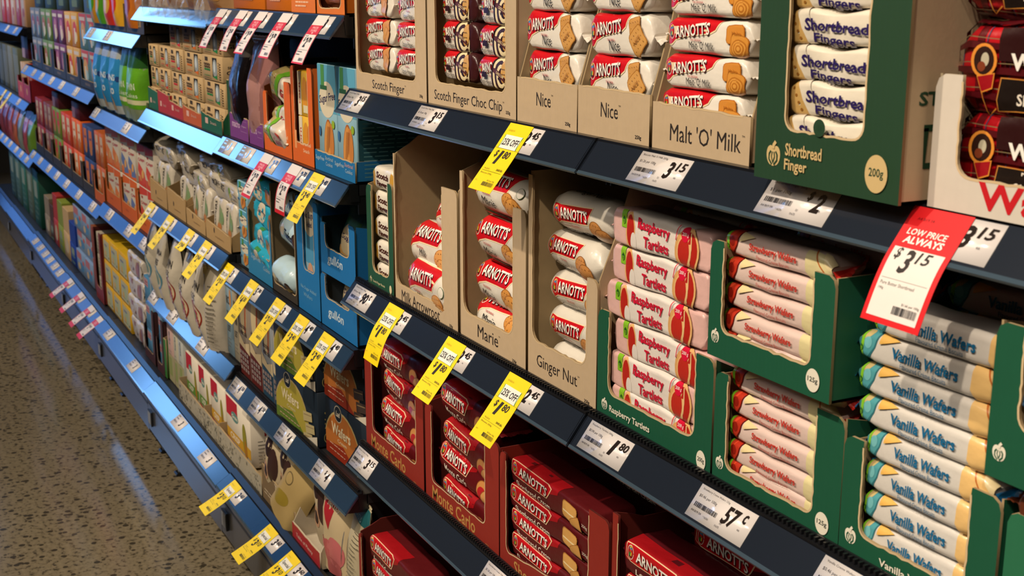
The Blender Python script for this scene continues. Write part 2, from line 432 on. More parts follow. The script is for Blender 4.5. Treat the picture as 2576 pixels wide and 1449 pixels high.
_t = tint.node_tree; _t.nodes.clear(); _o = _t.nodes.new('ShaderNodeOutputMaterial'); _b = _t.nodes.new('ShaderNodeBsdfTransparent'); _b.inputs[0].default_value = (.30, .33, .40, 1)
_g = _t.nodes.new('ShaderNodeBsdfGlossy'); _g.inputs['Roughness'].default_value = .05; _x = _t.nodes.new('ShaderNodeMixShader'); _x.inputs[0].default_value = .06
_t.links.new(_b.outputs[0], _x.inputs[1]); _t.links.new(_g.outputs[0], _x.inputs[2]); _t.links.new(_x.outputs[0], _o.inputs[0])
for i, (a, b, c, d) in enumerate(OP):
    fr = MB(); n = 3
    for k in range(n+1): y = a+(b-a)*k/n; fr.box(-12.15, -12.11, y-.02, y+.02, c, d, mat('#2a2a2c', 'metal'))
    for z in (c, d): fr.box(-12.15, -12.11, a, b, z-.02, z+.02, mat('#2a2a2c', 'metal'))
    wo = obj(f'window_{i+1}', fr, kind='structure')
    if i == 1: gp = MB(); gp.box(-12.135, -12.13, a, b, c, d, tint); obj('pane', gp, wo)
# the run of shelving on the far side of the aisle, behind the camera
ob = MB(); ob.box(-11, 3, -3.3, -2.6, 0, 1.95, mat('#3c3a38', 'matte'))
for z in (.35, .75, 1.15, 1.55): ob.box(-11, 3, -2.6, -2.56, z, z+.05, mat('#2c333d', 'plastic'))
for z, c in ((.5, '#8a6a4c'), (.9, '#7d4a3c'), (1.3, '#8c8478'), (1.7, '#6a5c48')): ob.box(-11, 3, -2.62, -2.59, z-.08, z+.16, mat(c, 'card'))
obj('wall_opposite', ob, kind='structure')

# ---------------------------------------------------------------- shelving
BLACK, NAVY = '#15161a', '#1f2530'
def gondola(x0, x1, nm, label):
    t = thing('shelving_frame', label, 'shelving', (x0, .45, 0), group='black metal shelving frames of the run')
    m = mat(BLACK, 'metal')
    bp = MB(); bp.box(0, x1-x0, 0, .02, .05, 2.05, mat('#1c1b1a', 'metal')); obj('back_panel', bp, t)
    for x in (.021,):
        u = MB(); u.box(x-.02, x+.02, -.04, -.001, 0, 2.05, m)
        for k in range(38): u.box(x-.006, x+.006, -.0412, -.04, .15+k*.05, .17+k*.05, mat('#050505', 'metal'))
        obj('upright', u, t)
def shelf(x0, x1, z, label, teeth=False, tilt=0, sc=NAVY, deck=False, dep=.405):
    """a shelf: deck, black front lip, sloping plastic ticket strip with a clear lower edge, end brackets"""
    g = 'bottom decks of the shelving run' if deck else 'black shelves with blue sloping ticket strips'
    y0 = -.03 if deck else 0
    t = thing('bottom_shelf' if deck else 'shelf', label, 'shelf', (x0, y0, z), (0, tilt, 0), g)
    W = x1-x0-.004; bk = mat(BLACK, 'plastic')
    d = MB(); d.box(.0, W, .02, dep-y0, -.022, -.001, mat('#202124', 'metal')); obj('deck', d, t)
    lp = MB()
    if deck: lp.bar([(.002, 0), (.002, .004), (.016, .013), (.024, .013), (.024, -.03), (.002, -.03)], 0, W, bk)
    else: lp.bar([(.001, -.001), (.001, .003), (.012, .003), (.012, -.0005), (.022, -.0005), (.022, -.034), (.004, -.034), (.001, -.008)], 0, W, bk)
    obj('front_lip', lp, t)
    sy, sz = (.040, .026) if deck else (.0275, .0365)
    st = MB(); st.bar([(0, 0), (-sy, -sz), (-sy+.002, -sz-.002), (.003, -.0035)], 0, W, mat(sc, 'strip')); obj('ticket_strip', st, t)
    ce = MB(); ce.bar([(-sy, -sz+.0004), (-sy-.003, -sz-.003), (-sy-.0015, -sz-.0055), (-sy+.002, -sz-.0025)], 0, W, mat('#3c4c5a', 'strip')); obj('clear_edge', ce, t)
    for x in (.001, W-.004):
        b = MB(); b.plate([(0, 0), (.003, 0), (.003, -.06), (0, -.06)], .02, .2, mat('#101114', 'metal')); 
        b.v = [(v[0]+x, v[1], v[2]) for v in b.v]; obj('bracket', b, t)
        e = MB(); e.add([(x, 0, 0), (x, -sy, -sz), (x, .02, -sz-.004), (x, .02, 0), (x+.002, 0, 0), (x+.002, -sy, -sz), (x+.002, .02, -sz-.004), (x+.002, .02, 0)],
                    [(0, 1, 2, 3), (4, 5, 6, 7), (0, 1, 5, 4), (1, 2, 6, 5), (2, 3, 7, 6), (3, 0, 4, 7)], bk); obj('end_cap', e, t)
    if deck:
        p = MB(); p.bar([(-.036, -.028), (-.030, -.032), (-.030, -.165), (-.026, -.17), (.0, -.17), (.0, -.03)], 0, W, mat('#47484c', 'panel'))
        p.box(0, W, -.0315, -.030, -.07, -.064, mat('#22242a', 'metal')); obj('front_panel', p, t)
        for x in (.03,):
            c = MB(); c.box(x, x+.05, -.038, -.031, -.135, -.085, mat('#23252b', 'plastic')); c.box(x+.005, x+.045, -.039, -.038, -.13, -.09, mat('#8f9298', 'paper')); obj('label_clip', c, t)
        k = MB(); k.box(.0, W, .06, .08, .0-z, .13-z, mat('#0c0c0d', 'matte')); obj('kick_plate', k, t)
        for x in (.12, W-.12):
            f = MB(); f.bar([(.04+.018*math.cos(a*PI/4), .006-z+.006*math.sin(a*PI/4)) for a in range(8)], x-.018, x+.018, bk)
            f.box(x-.006, x+.006, .034, .046, .01-z, .15-z, mat('#8a8f96', 'metal')); obj('foot', f, t)
    if teeth:
        c = MB(); n = int(W/.0075)
        for k in range(n): c.box(k*.0075, k*.0075+.003, .003, .012, .0035, .0085, bk)
        c.box(0, W, .009, .012, .003, .009, bk); obj('comb_rail', c, t, kind='stuff')
    return t
XR, XA, XB, XC, XD, XE = -2.345, -3.31, -4.28, -5.25, -6.25, -7.42
for x0, x1, l in ((XR, -1.375, 'frame carrying the wafer and tartlet cartons'), (-1.375, -.4, 'frame carrying the tartan packs and vanilla wafers'),
                  (XA, XR, 'frame behind the blue sugar free boxes'), (XB, XA, 'frame behind the kraft window boxes'), (XC, XB, 'frame behind the blue and green snack bags'),
                  (XD, XC, 'frame behind the tall crisp boxes in dark trays'), (XE, XD, 'frame behind the red trays, two bays beyond the snack bags'), (-8.5, XE, 'frame behind the grey boxes'), (-9.6, -8.5, 'frame at the far end of the run')):
    gondola(x0, x1, '', 'black metal shelving '+l)
Z1, Z2, Z3, ZD = 1.4345, 1.055, .711, .318
SH = {}
SH['R1'] = shelf(XR, -1.415, Z1, 'upper shelf under the scotch finger and coconut biscuit cartons')
SH['R1b'] = shelf(-1.413, -.40, Z1, 'upper shelf under the green shortbread carton and tartan packs')
SH['R2'] = shelf(XR, -1.43, Z2, 'middle shelf under the round tea and ginger biscuit cartons', True)
SH['R2b'] = shelf(-1.428, -.4, Z2, 'middle shelf under the raspberry tartlets and wafers', True)
SH['R3'] = shelf(XR, -.9, Z3, 'lower shelf under the dark red chocolate cream biscuit cartons', True)
SH['RD'] = shelf(XR, -1.2, ZD, 'bottom deck under the assorted cream biscuits', deck=True)
AZ = {'A1': 1.571, 'A2': 1.246, 'A3': .905, 'A4': .592, 'B1': 1.563, 'B2': 1.238, 'B3': .925, 'B4': .615}
for k, l in (('A1', 'under the orange cartons'), ('A2', 'under the blue sugar free boxes'), ('A3', 'under the blue trays of sugar free packs'), ('A4', 'under the black wafer boxes')):
    SH[k] = shelf(XA, XR-.01, AZ[k], 'shelf '+l+' beside the kraft cartons', k in ('A4',), sc='#26394f')  # strips from here on coloured bluer to carry the window reflection
for k, l in (('B1', 'under the clear bags of brown crackers'), ('B2', 'under the kraft window boxes'), ('B3', 'under the beige rice cracker packs'), ('B4', 'under the silver rice cake bags')):
    SH[k] = shelf(XB-(.06 if k == 'B4' else 0), XA-.005, AZ[k], 'shelf '+l, sc='#24405f')
CZ = {'b': 1.471, 'd': 1.163, 'h': .782}
for k, l in (('b', 'under the dark trays of yellow and red bags'), ('d', 'under the blue and green snack bags'), ('h', 'under the orange trays of tall cracker boxes')):
    SH[k] = shelf(XC, XB-.015, CZ[k], 'shelf '+l, sc='#2a4668')
for k, x0, x1, z, l in (('c', XE, XC-.01, 1.212, 'under two tiers of tall crisp boxes in dark trays'), ('g', XE, XC-.01, .752, 'under the red and orange boxes in dark trays'),
                        ('a', -9.2, XE-.01, 1.405, 'under the red packets near the end of the run'), ('e', -9.2, XE-.01, 1.0, 'with yellow tags under grey packets'), ('f', -9.2, XE-.01, .688, 'under the pink packets at the far end')):
    SH[k] = shelf(x0, x1, z, 'shelf '+l, sc='#2c3e58')
for x0, x1, z, l in ((XA, XR, .312, 'under the white boxes and paper snack bags'), (XB, XA, .306, 'under the blue and pale boxes, reflecting the windows'), (XC, XB, .298, 'under the yellow boxes'),
                     (XD, XC, .292, 'with red edged tags, before the yellow boxes'), (XE, XD, .285, 'under the mixed blue cartons'), (-8.5, XE, .27, 'under the green packets at the far end'), (-9.6, -8.5, .262, 'at the very end of the run')):
    shelf(x0, x1, z, 'bottom deck '+l, deck=True, sc='#22406a')
def spot(px, z, sl=0, dx=0):
    """a point a little above the ticket strip of the shelf whose strip top is at z"""
    return (px, -.0004, z)

# ---------------------------------------------------------------- trays and cartons
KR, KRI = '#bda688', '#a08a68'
def tray(label, x0, x1, z, col, lip, a, hl, b, hr, hs, y0=.014, dep=.3, r=.016, art=None, sidecol=None, ink='card', name='display_carton', seed=1, slope=0, back=None, inside=KRI, sart=None, group=None, notch=None, hsf=None):
    rr = random.Random(seed); W = x1-x0; t = .0035
    T = thing(name, label, 'carton', (x0, y0, z), group=group)
    def arc(cx, cz, a0, a1, n=5): return [(cx+r*math.cos(R(a0+(a1-a0)*i/n)), cz+r*math.sin(R(a0+(a1-a0)*i/n))) for i in range(n+1)]
    inner = []
    if a > 0: inner += [(a, hl)]+[(a+rr.uniform(-.0008, .0008), hl+(lip+r-hl)*k/14) for k in range(1, 14)]+arc(a+r, lip+r, 180, 270)
    else: inner += [(0, lip)]
    xa, xb = (a+r if a > 0 else 0), (W-b-r if b > 0 else W)
    inner += [(xa+(xb-xa)*k/14, lip+slope*k/14+rr.uniform(-.001, .001)) for k in range(1, 14)]
    if b > 0: inner += arc(W-b-r, lip+slope+r, 270, 360)+[(W-b+rr.uniform(-.0008, .0008), lip+slope+r+(hr-lip-slope-r)*k/14) for k in range(1, 14)]+[(W-b, hr)]
    else: inner += [(W, lip+slope)]
    def rnd(x, h, s):   # rounded outer shoulder of a post
        return [(x, h-.012), (x+s*.003, h-.004), (x+s*.010, h)]
    pts = [(0, 0), (W, 0)]
    if b > 0: pts += rnd(W, hr, -1)
    pts += inner[::-1]
    if a > 0: pts += rnd(0, hl, 1)[::-1] if a > .014 else [(0, hl)]
    clean = [pts[0]]
    for p in pts[1:]:
        if math.hypot(p[0]-clean[-1][0], p[1]-clean[-1][1]) > 1e-5: clean.append(p)
    f = MB(); f.plate(clean, 0, t, mat(col, ink), mat(inside, 'card'))
    rim = Art(); rim.stroke([(x, zz-.0006) for x, zz in inner[1:-1]], .0022, '#cbb28c')
    f.art(rim, flat(0, 0, 0), 'card', e0=.0002)
    if art:
        A = Art(); art(A, W); f.art(A, flat(0, 0, 0), 'ink', e0=.0003, de=.0001)
    obj('front_panel', f, T)
    sc_ = sidecol or col
    for nm, x in (('side_panel', .0005), ('side_panel', W-t)):
        s = MB(); hf = (hl if a > 0 else lip) if x < .01 else (hr if b > 0 else lip+slope)
        if hsf: hf = hsf
        P = [(t+.0005, 0), (dep, 0), (dep, hs), (.05, hs)]+([(.03, (hs+hf)/2), (t+.0005, hf)] if abs(hs-hf) > .01 else [(t+.0005, hs)])
        tr = geometry.tessellate_polygon([[Vector((p[0], p[1], 0)) for p in P]]); n = len(P); th = t-.001
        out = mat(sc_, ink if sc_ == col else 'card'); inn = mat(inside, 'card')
        xo, xi = (x, x+th) if x < .01 else (x+th, x)
        s.add([(xo, p, q) for p, q in P], [tuple(k) for k in tr], out); s.add([(xi, p, q) for p, q in P], [tuple(k) for k in tr], inn)
        s.add([(xo, p, q) for p, q in P]+[(xi, p, q) for p, q in P], [(i, (i+1) % n, n+(i+1) % n, n+i) for i in range(n)], inn)
        if x > .01 and sart:
            A = Art(); sart(A); s.art(A, side(xo, 0, 0), 'ink')
        obj(nm, s, T)
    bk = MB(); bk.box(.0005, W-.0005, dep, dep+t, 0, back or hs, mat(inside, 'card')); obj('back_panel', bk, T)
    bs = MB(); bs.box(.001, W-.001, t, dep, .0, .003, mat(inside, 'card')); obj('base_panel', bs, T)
    return T
def box_thing(key, W, H, D, col, art=None, sart=None, kind='box', name='cardboard_box', topc=None, bev=.0012):
    """a closed carton with slightly rounded edges; origin at the base, centre of the front face"""
    def mk():
        mb = MB(); bm = bmesh.new(); bmesh.ops.create_cube(bm, size=1)
        for v in bm.verts: v.co = ((v.co.x)*W, (v.co.y+.5)*D, (v.co.z+.5)*H)
        bmesh.ops.bevel(bm, geom=bm.edges[:], offset=bev, segments=1, affect='EDGES')
        bm.normal_update()
        V = [tuple(v.co) for v in bm.verts]
        side_f = [tuple(v.index for v in f.verts) for f in bm.faces if f.normal.z < .9]; top_f = [tuple(v.index for v in f.verts) for f in bm.faces if f.normal.z >= .9]
        bm.free()
        mb.add(V, side_f, mat(col, kind)); mb.add(V, top_f, mat(topc or col, kind))
        if art:
            A = Art(); art(A, W, H); mb.art(A, flat(0, 0, 0), kind, clip=(-W/2+.001, W/2-.001, .001, H-.001))
        if sart:
            A = Art(); sart(A, D, H); mb.art(A, side(W/2, 0, 0), kind)
        flap = MB(); flap.box(-W/2+.003, W/2-.003, .003, D-.003, H, H+.0006, mat(topc or col, kind))
        return name, mb.mesh(name), [('top_flap', flap.mesh('top_flap'), None)]
    return mk
def pouch(W, H, D, col, art, kind='film', name='snack_bag', seed=0, topc=None, botc=None, puff=.003, fl=.05):
    """an upright pillow bag: bulging front and back, gathered bottom, flat crimped top seal"""
    def mk():
        us = [-W/2+W*i/10 for i in range(11)]; vs = [H*j/12 for j in range(13)]
        def dep(u, v):
            a = max(0, 1-abs(2*u/W)**2.6)**.5; q = v/H
            g = min(1, .72+q*1.2)*min(1, max(0, (1-q)/.45))**.75
            return D/2*(a*.94+.06)*g+.0008
        def P(i, j, s):
            u, v = us[i], vs[j]
            w = noise.noise(Vector((u*25+seed*5, v*18, seed*3+s)))*puff*(1.3 if v > H*.7 else 1)
            x = u*(1-.06*math.sin(PI*v/H)); return Vector((x, -s*(dep(u, v))+w*(1 if abs(2*u/W) < .95 else .2), v))
        sk = Skin.__new__(Skin); sk.us, sk.vs = us, vs; mb = MB()
        for s in (1, -1):
            sk.P = [[P(i, j, s) for j in range(13)] for i in range(11)]; sk.N = []
            for i in range(11):
                row = []
                for j in range(13):
                    a = sk.P[min(i+1, 10)][j]-sk.P[max(i-1, 0)][j]; b = sk.P[i][min(j+1, 12)]-sk.P[i][max(j-1, 0)]
                    n = a.cross(b)*s; row.append(n.normalized())
                sk.N.append(row)
            V = [p for r in sk.P for p in r]; N = [n for r in sk.N for n in r]
            mb.add(V, [(i*13+j, (i+1)*13+j, (i+1)*13+j+1, i*13+j+1) for i in range(10) for j in range(12)], mat(col, kind), N)
            if s == 1 and art:
                A = Art(); art(A, W, H); mb.art(A, sk.at, kind, us, vs, (-W/2+.0005, W/2-.0005, .0005, H-.0005), e0=.0004)
        ts = MB(); n = 16; V = []
        for r in range(5):
            for k in range(n+1): V.append((-W/2+W*k/n, (.0007 if r % 2 else -.0007)+noise.noise(Vector((k*.4, seed, 0)))*.003*r/4, H-.001+.014*r/4+(.0016*(k % 2) if r == 4 else 0)))
        F = [(r*(n+1)+k, r*(n+1)+k+1, (r+1)*(n+1)+k+1, (r+1)*(n+1)+k) for r in range(4) for k in range(n)]
        ts.add(V, F, mat(topc or col, kind))
        return name, mb.mesh(name), [('top_seal', ts.mesh('top_seal'), None)]
    return mk
# ---------------------------------------------------------------- pack designs (u along the pack, v up from the front centre)
def light_pack(prod, L, H, bs, ps=(.03, -.27, .36, .26), extra=None, arn=(-.36, .12, .19, .34), word=None, dark=False):
    A = Art(); h = H
    c0 = '#e4ddd2'
    A.rect(-L/2, -h*.36, L*.5, -h*.5, '#d7cfc4')
    bx = arn[1]*L+L*.1
    band = [(-L/2, h*.62), (-L/2, -h*.18), (-L*.47, -h*.34), (-L*.44, -h*.30), (-L*.38, -h*.12), (-L*.26, h*.0), (-L*.08, h*.07), (bx-L*.10, h*.12), (bx-L*.04, h*.22), (bx, h*.46), (bx+L*.01, h*.62)]
    A.poly([(x+.0012, z-.0016) for x, z in band[2:]]+[(bx+.001, h*.62), (-L*.47, h*.62)], CREAM); A.poly(band, RED)
    parrot(A, -L*.43, h*.10, h*.22)
    maker_mark(A, arn[0]*L, arn[1]*L, arn[2]*h, arn[3]*h)
    A.text('THE ORIGINAL', L*-.12 if not extra else L*-.2, -h*.1, L*.13, h*.065, '#b8303a', .01)
    A.text(prod, ps[0]*L-L*.07, ps[1]*h, ps[2]*L, ps[3]*h, '#1c1a1c')
    bs(A)
    return A
def d_scotch(A0=None):
    L, H = .140, .047
    def bs(A):
        biscuit(A, L*.25, H*.22, L*.20, H*.5, 20, '#cf8f55', '#b06f38', False); biscuit(A, L*.26, -H*.12, L*.17, H*.62, -30, '#d39a5f', '#b06f38', False)
        A.stroke([(L*.2, -H*.3), (L*.32, H*.1)], .001, '#a8682f')
    return wrap('biscuit_pack', L, H, .06, '#e2dacd', light_pack('Scotch Finger', L, H, bs, (-.05, -.3, .34, .2)), seed=1, w=.009)
def d_choc():
    L, H = .134, .047
    def bs(A):
        A.rect(L*.30, -H, L*.5, H, '#3f1a1c')
        for k, (r, c) in enumerate(((.36, '#2c1412'), (.31, '#ecd9ac'), (.25, '#3a1a14'), (.19, '#ecd9ac'), (.13, '#2c1412'))): A.ell(L*.12+k*.002, -H*.05, L*r*.62, H*r*1.9, c, 10, 26)
        biscuit(A, L*.25, H*.08, L*.17, H*.72, -22, '#d5a35a', '#b57f3a', False, False)
        for i in range(9): A.ell(L*(.2+.035*(i % 3)), H*(-.15+.16*(i//3)), .0011, .0011, '#3a1a14', 0, 6)
        A.rect(-L*.34, -H*.16, -L*.22, H*.02, '#2d1524'); A.stroke([(-L*.02, H*.12), (L*.12, H*.02), (L*.27, -H*.16)], H*.15, '#5a2a22')
        A.text('CHOC CHIP', L*.16, -H*.02, L*.2, H*.09, '#f0dca8', .02, 0, -14)
    A = light_pack('Scotch Fingers', L, H, bs, (-.2, -.32, .32, .2))
    return wrap('biscuit_pack', L, H, .06, '#ddd3c6', A, seed=2, w=.008)
def d_nice():
    L, H = .146, .053
    def bs(A):
        biscuit(A, L*.27, H*.2, L*.17, H*.46, 10, '#c8924f', '#9c6a30'); biscuit(A, L*.33, -H*.08, L*.21, H*.6, 38, '#cf9a55', '#a8702f', word='NICE')
    return wrap('biscuit_pack', L, H, .062, '#e6dfd4', light_pack('Nice', L, H, bs, (.0, -.22, .17, .26), arn=(-.36, .05, .2, .32)), seed=3, tw=.4, w=.011)
def d_malt():
    L, H = .162, .0405
    def bs(A):
        biscuit(A, L*.34, H*.12, L*.2, H*.5, 2, '#d28a36', '#b26b22', False); biscuit(A, L*.38, -H*.18, L*.18, H*.62, -8, '#d8943e', '#b26b22', False)
        for k in range(6): A.ell(L*.38, -H*.25, L*(.078-.012*k), H*(.26-.04*k), ('#b97328', '#dd9c48')[k % 2], 0, 16)
        A.text('Malto', L*.36, H*.16, L*.1, H*.1, '#b26b22')
    return wrap('biscuit_pack', L, H, .062, '#e6dfd4', light_pack("Malt 'O' Milk", L, H, bs, (.02, -.24, .3, .22), arn=(-.37, .04, .17, .34)), seed=4)
def roll_art(prod, L, H, kind):
    A = Art(); h = H
    if kind == 'ginger':
        A.poly([(-L*.41, h*.36), (-L*.43, h*.02), (-L*.39, -h*.26), (-L*.30, -h*.14), (L*.13, -h*.07), (L*.20, h*.40), (-L*.28, h*.32)], CREAM)
        A.poly([(-L*.40, h*.34), (-L*.42, h*.02), (-L*.38, -h*.22), (-L*.30, -h*.11), (L*.12, -h*.04), (L*.185, h*.37), (-L*.28, h*.3)], RED)
        parrot(A, -L*.345, h*.10, h*.18); maker_mark(A, -L*.28, L*.13, h*.13, h*.28, 2)
        A.text('THE ORIGINAL', -L*.08, -h*.17, L*.13, h*.05, '#b8303a', .01)
        A.text(prod, -L*.06, -h*.36, L*.38, h*.2, '#1c1a1c')
        for sg in (1,): A.text('Ginger Nut', -L*.02, h*.78, L*.42, h*.22, '#1c1a1c', 0, .2)
        biscuit(A, L*.26, -h*.1, L*.2, h*.42, 0, '#c98a4c', '#94602c', True, False); biscuit(A, L*.34, -h*.26, L*.2, h*.46, 0, '#c98a4c', '#94602c', True, False)
        for s2 in (1.62,):
            A.poly([(-L*.33, h*(s2-.25)), (L*.08, h*(s2-.2)), (L*.13, h*(s2+.1)), (-L*.34, h*(s2+.1))], RED)
    else:
        A.poly([(-L/2, h*.62), (-L/2, -h*.08), (-L*.42, -h*.26), (-L*.36, -h*.10), (-L*.24, h*.0), (L*.16, h*.06), (L*.30, h*.66)], CREAM)
        A.poly([(-L/2, h*.60), (-L/2, -h*.04), (-L*.42, -h*.20), (-L*.36, -h*.06), (-L*.24, h*.03), (L*.15, h*.09), (L*.285, h*.60)], RED)
        parrot(A, -L*.40, h*.22, h*.19); maker_mark(A, -L*.32, L*.15, h*.29, h*.27, 3)
        A.ell(L*.36, h*.18, L*.05, h*.12, '#5f7a52').ell(L*.36, h*.18, L*.045, h*.11, '#e4ddd2')
        A.text('THE ORIGINAL', -L*.2, -h*.08, L*.15, h*.05, '#b8303a', .01)
        if kind == 'marie':
            A.text(prod, -L*.16, -h*.25, L*.24, h*.19, '#1c1a1c')
            biscuit(A, L*.19, -h*.08, L*.2, h*.38, 0, '#cf8f45', '#9c6228', True, False); biscuit(A, L*.29, -h*.22, L*.28, h*.52, 0, '#d6964a', '#a86c30', True, False)
        else:
            A.text('Milk', -L*.13, -h*.18, L*.14, h*.15, '#1c1a1c'); A.text('Arrowroot', -L*.15, -h*.36, L*.3, h*.15, '#1c1a1c')
            biscuit(A, L*.26, -h*.12, L*.26, h*.4, 10, '#e0a05c', '#b87434', True, False); biscuit(A, L*.33, -h*.3, L*.26, h*.4, -10, '#e3a663', '#b87434', True, False)
        A.poly([(-L*.34, -h*.56), (-L*.3, -h*.50), (L*.10, -h*.54), (L*.08, -h*.95), (-L*.30, -h*.86)], RED); maker_mark(A, -L*.28, L*.05, -h*.7, h*.2, 0)
    return A
def d_marie(): L, H = .185, .072; return wrap('biscuit_roll', L, H, H, '#dcd5c9', roll_art('Marie', L, H, 'marie'), e=2.2, tl=.022, zk=.16, yk=.5, puff=.0012, seed=5, tw=.5)
def d_milk(): L, H = .19, .084; return wrap('biscuit_roll', L, H, H, '#dcd5c9', roll_art('', L, H, 'milk'), e=2.6, tl=.024, zk=.16, yk=.5, puff=.0014, seed=6, tw=.5)
def d_ginger(): L, H = .160, .056; return wrap('biscuit_roll', L, H, H, '#d8d1c5', roll_art('Ginger Nut', L, H*1.05, 'ginger'), e=2.1, tl=.026, zk=.14, yk=.45, puff=.0013, seed=7, w=.014, tw=.7)
def dark_pack(prod, L, H, base='#6f1218', pic='kiss', e=6, small=False, hh=.06):
    A = Art(); h = H
    A.poly([(-L/2, h*.9), (-L/2, -h*.1), (-L*.1, -h*.05), (L*.1, h*.25), (L*.12, h*.9)], '#a0131b')
    A.rect(-L*.5, -h*.5, L*.5, -h*.62, '#4c0d12')
    A.poly([(-L*.46, h*.40), (-L*.47, -h*.0), (-L*.42, -h*.10), (-L*.02, -h*.10), (L*.0, h*.04), (L*.03, h*.32), (-L*.02, h*.40), (-L*.4, h*.42)], '#e8c9a2')
    A.poly([(-L*.455, h*.375), (-L*.463, h*.0), (-L*.415, -h*.075), (-L*.028, -h*.075), (-L*.008, h*.04), (L*.018, h*.30), (-L*.026, h*.375), (-L*.4, h*.395)], '#c0141f')
    parrot(A, -L*.42, h*.16, h*.2); maker_mark(A, -L*.36, -L*.02, h*.14, h*.3, -2)
    A.text(prod, -L*.18, -h*.28, L*(.36 if not small else .42), h*.2, '#efe3d4', .008)
    if pic == 'monte':
        biscuit(A, L*.25, -h*.1, L*.2, h*.62, 0, '#c98a4c', '#8e5526', False, False); A.ell(L*.25, -h*.18, L*.075, h*.2, '#b81f28'); biscuit(A, L*.33, -h*.22, L*.2, h*.5, 20, '#d2955a', '#8e5526', False, False)
    elif pic == 'short':
        biscuit(A, L*.25, h*.02, L*.16, h*.56, -4, '#d9a45c', '#b27a38', False); A.stroke([(L*.18, h*.0), (L*.32, -h*.04)], h*.05, '#f0dcae'); biscuit(A, L*.32, -h*.3, L*.11, h*.55, 25, '#cf9850', '#a87030', False)
        A.text('250g', L*.42, -h*.1, L*.06, h*.12, '#efe3d4')
    elif pic == 'lemon':
        biscuit(A, L*.3, -h*.05, L*.2, h*.6, 10, '#d2a060', '#9c6a30', True)
    else:
        biscuit(A, L*.25, -h*.2, L*.16, h*.4, 30, '#d9a05c', '#9c6a30', True); A.ell(L*.36, -h*.25, L*.06, h*.2, '#c8502a')
    return A
def d_monte(): L, H = .225, .062; return wrap('biscuit_pack', L, H, .07, '#5c1116', dark_pack('Monte Carlo', L, H, pic='monte'), e=3.6, seed=8, puff=.0018)
def d_monte2(): L, H = .19, .062; return wrap('biscuit_pack', L, H, .07, '#5c1116', dark_pack('Monte Carlo', L, H, pic='monte'), e=3.6, seed=18, puff=.0018)
def d_short(): L, H = .268, .0415; return wrap('biscuit_pack', L, H, .075, '#5a1519', dark_pack('Shortbread Cream', L, H*1.15, pic='short', small=True), e=8, seed=9, tl=.01)
def d_lemon(): L, H = .26, .047; return wrap('biscuit_pack', L, H, .075, '#54131a', dark_pack('Lemon Crisp', L, H*1.1, pic='lemon'), e=8, seed=10, tl=.01)
def d_assort(): L, H = .25, .052; return wrap('biscuit_pack', L, H, .075, '#5a1519', dark_pack('Assorted Creams', L, H*1.2, pic='a', small=True), e=6, seed=11)
def d_fingers():
    L, H = .155, .034; A = Art()
    A.poly([(-L/2, H), (-L*.36, H), (-L*.30, -H*.2), (-L*.2, -H), (-L/2, -H)], '#bf9a5c')
    for i in range(5): A.ell(-L*.42+i*L*.025, H*(.3-.2*i), .002, .0016, '#8a5a22', 0, 8)
    A.poly([(-L*.45, H), (-L*.30, H), (-L*.2, -H*.3), (-L*.2, -H)], '#d9d0c0')
    A.rect(L*.33, -H, L*.5, H*.22, '#d8ae6c'); A.poly([(L*.3, H*.28), (L*.5, H*.36), (L*.5, -H), (L*.38, -H)], '#dcb478')
    for i in range(4): A.ell(L*(.38+.05*(i % 2)), -H*(.05+.22*i)+H*.1, .0022, .0018, '#9c6228', 0, 8)
    A.text('Shortbread', -L*.0, H*.06, L*.58, H*.30, '#2b1f5c', .028, 0, -2); A.text('Fingers', -L*.02, -H*.34, L*.38, H*.36, '#2b1f5c', .028, 0, -3)
    A.rect(L*.38, H*.34, L*.41, H*.6, '#2b1f5c'); lines(A, L*.05, H*.72, L*.25, 2, .002, '#4a4470', .0006)
    return wrap('biscuit_pack', L, H, .07, '#e2d9c8', A, e=7, seed=12, puff=.0022)
def d_wwscotch():
    L, H = .112, .046; A = Art()
    A.ell(-L*.42, -H*.05, L*.09, H*.42, '#c99a3e').ell(-L*.4, -H*.2, L*.05, H*.25, '#b3822c'); A.rect(-L*.46, H*.3, -L*.40, H*.6, '#5fa22e')
    A.ell(L*.40, -H*.05, L*.10, H*.4, '#cf9d42'); A.text('Scotch', -L*.02, H*.14, L*.5, H*.26, '#4a1d12', .03, 0, -2); A.text('Finger', -L*.04, -H*.22, L*.42, H*.3, '#4a1d12', .03, 0, -2)
    return wrap('biscuit_pack', L, H, .06, '#e0d8ca', A, e=5, seed=13, w=.007)
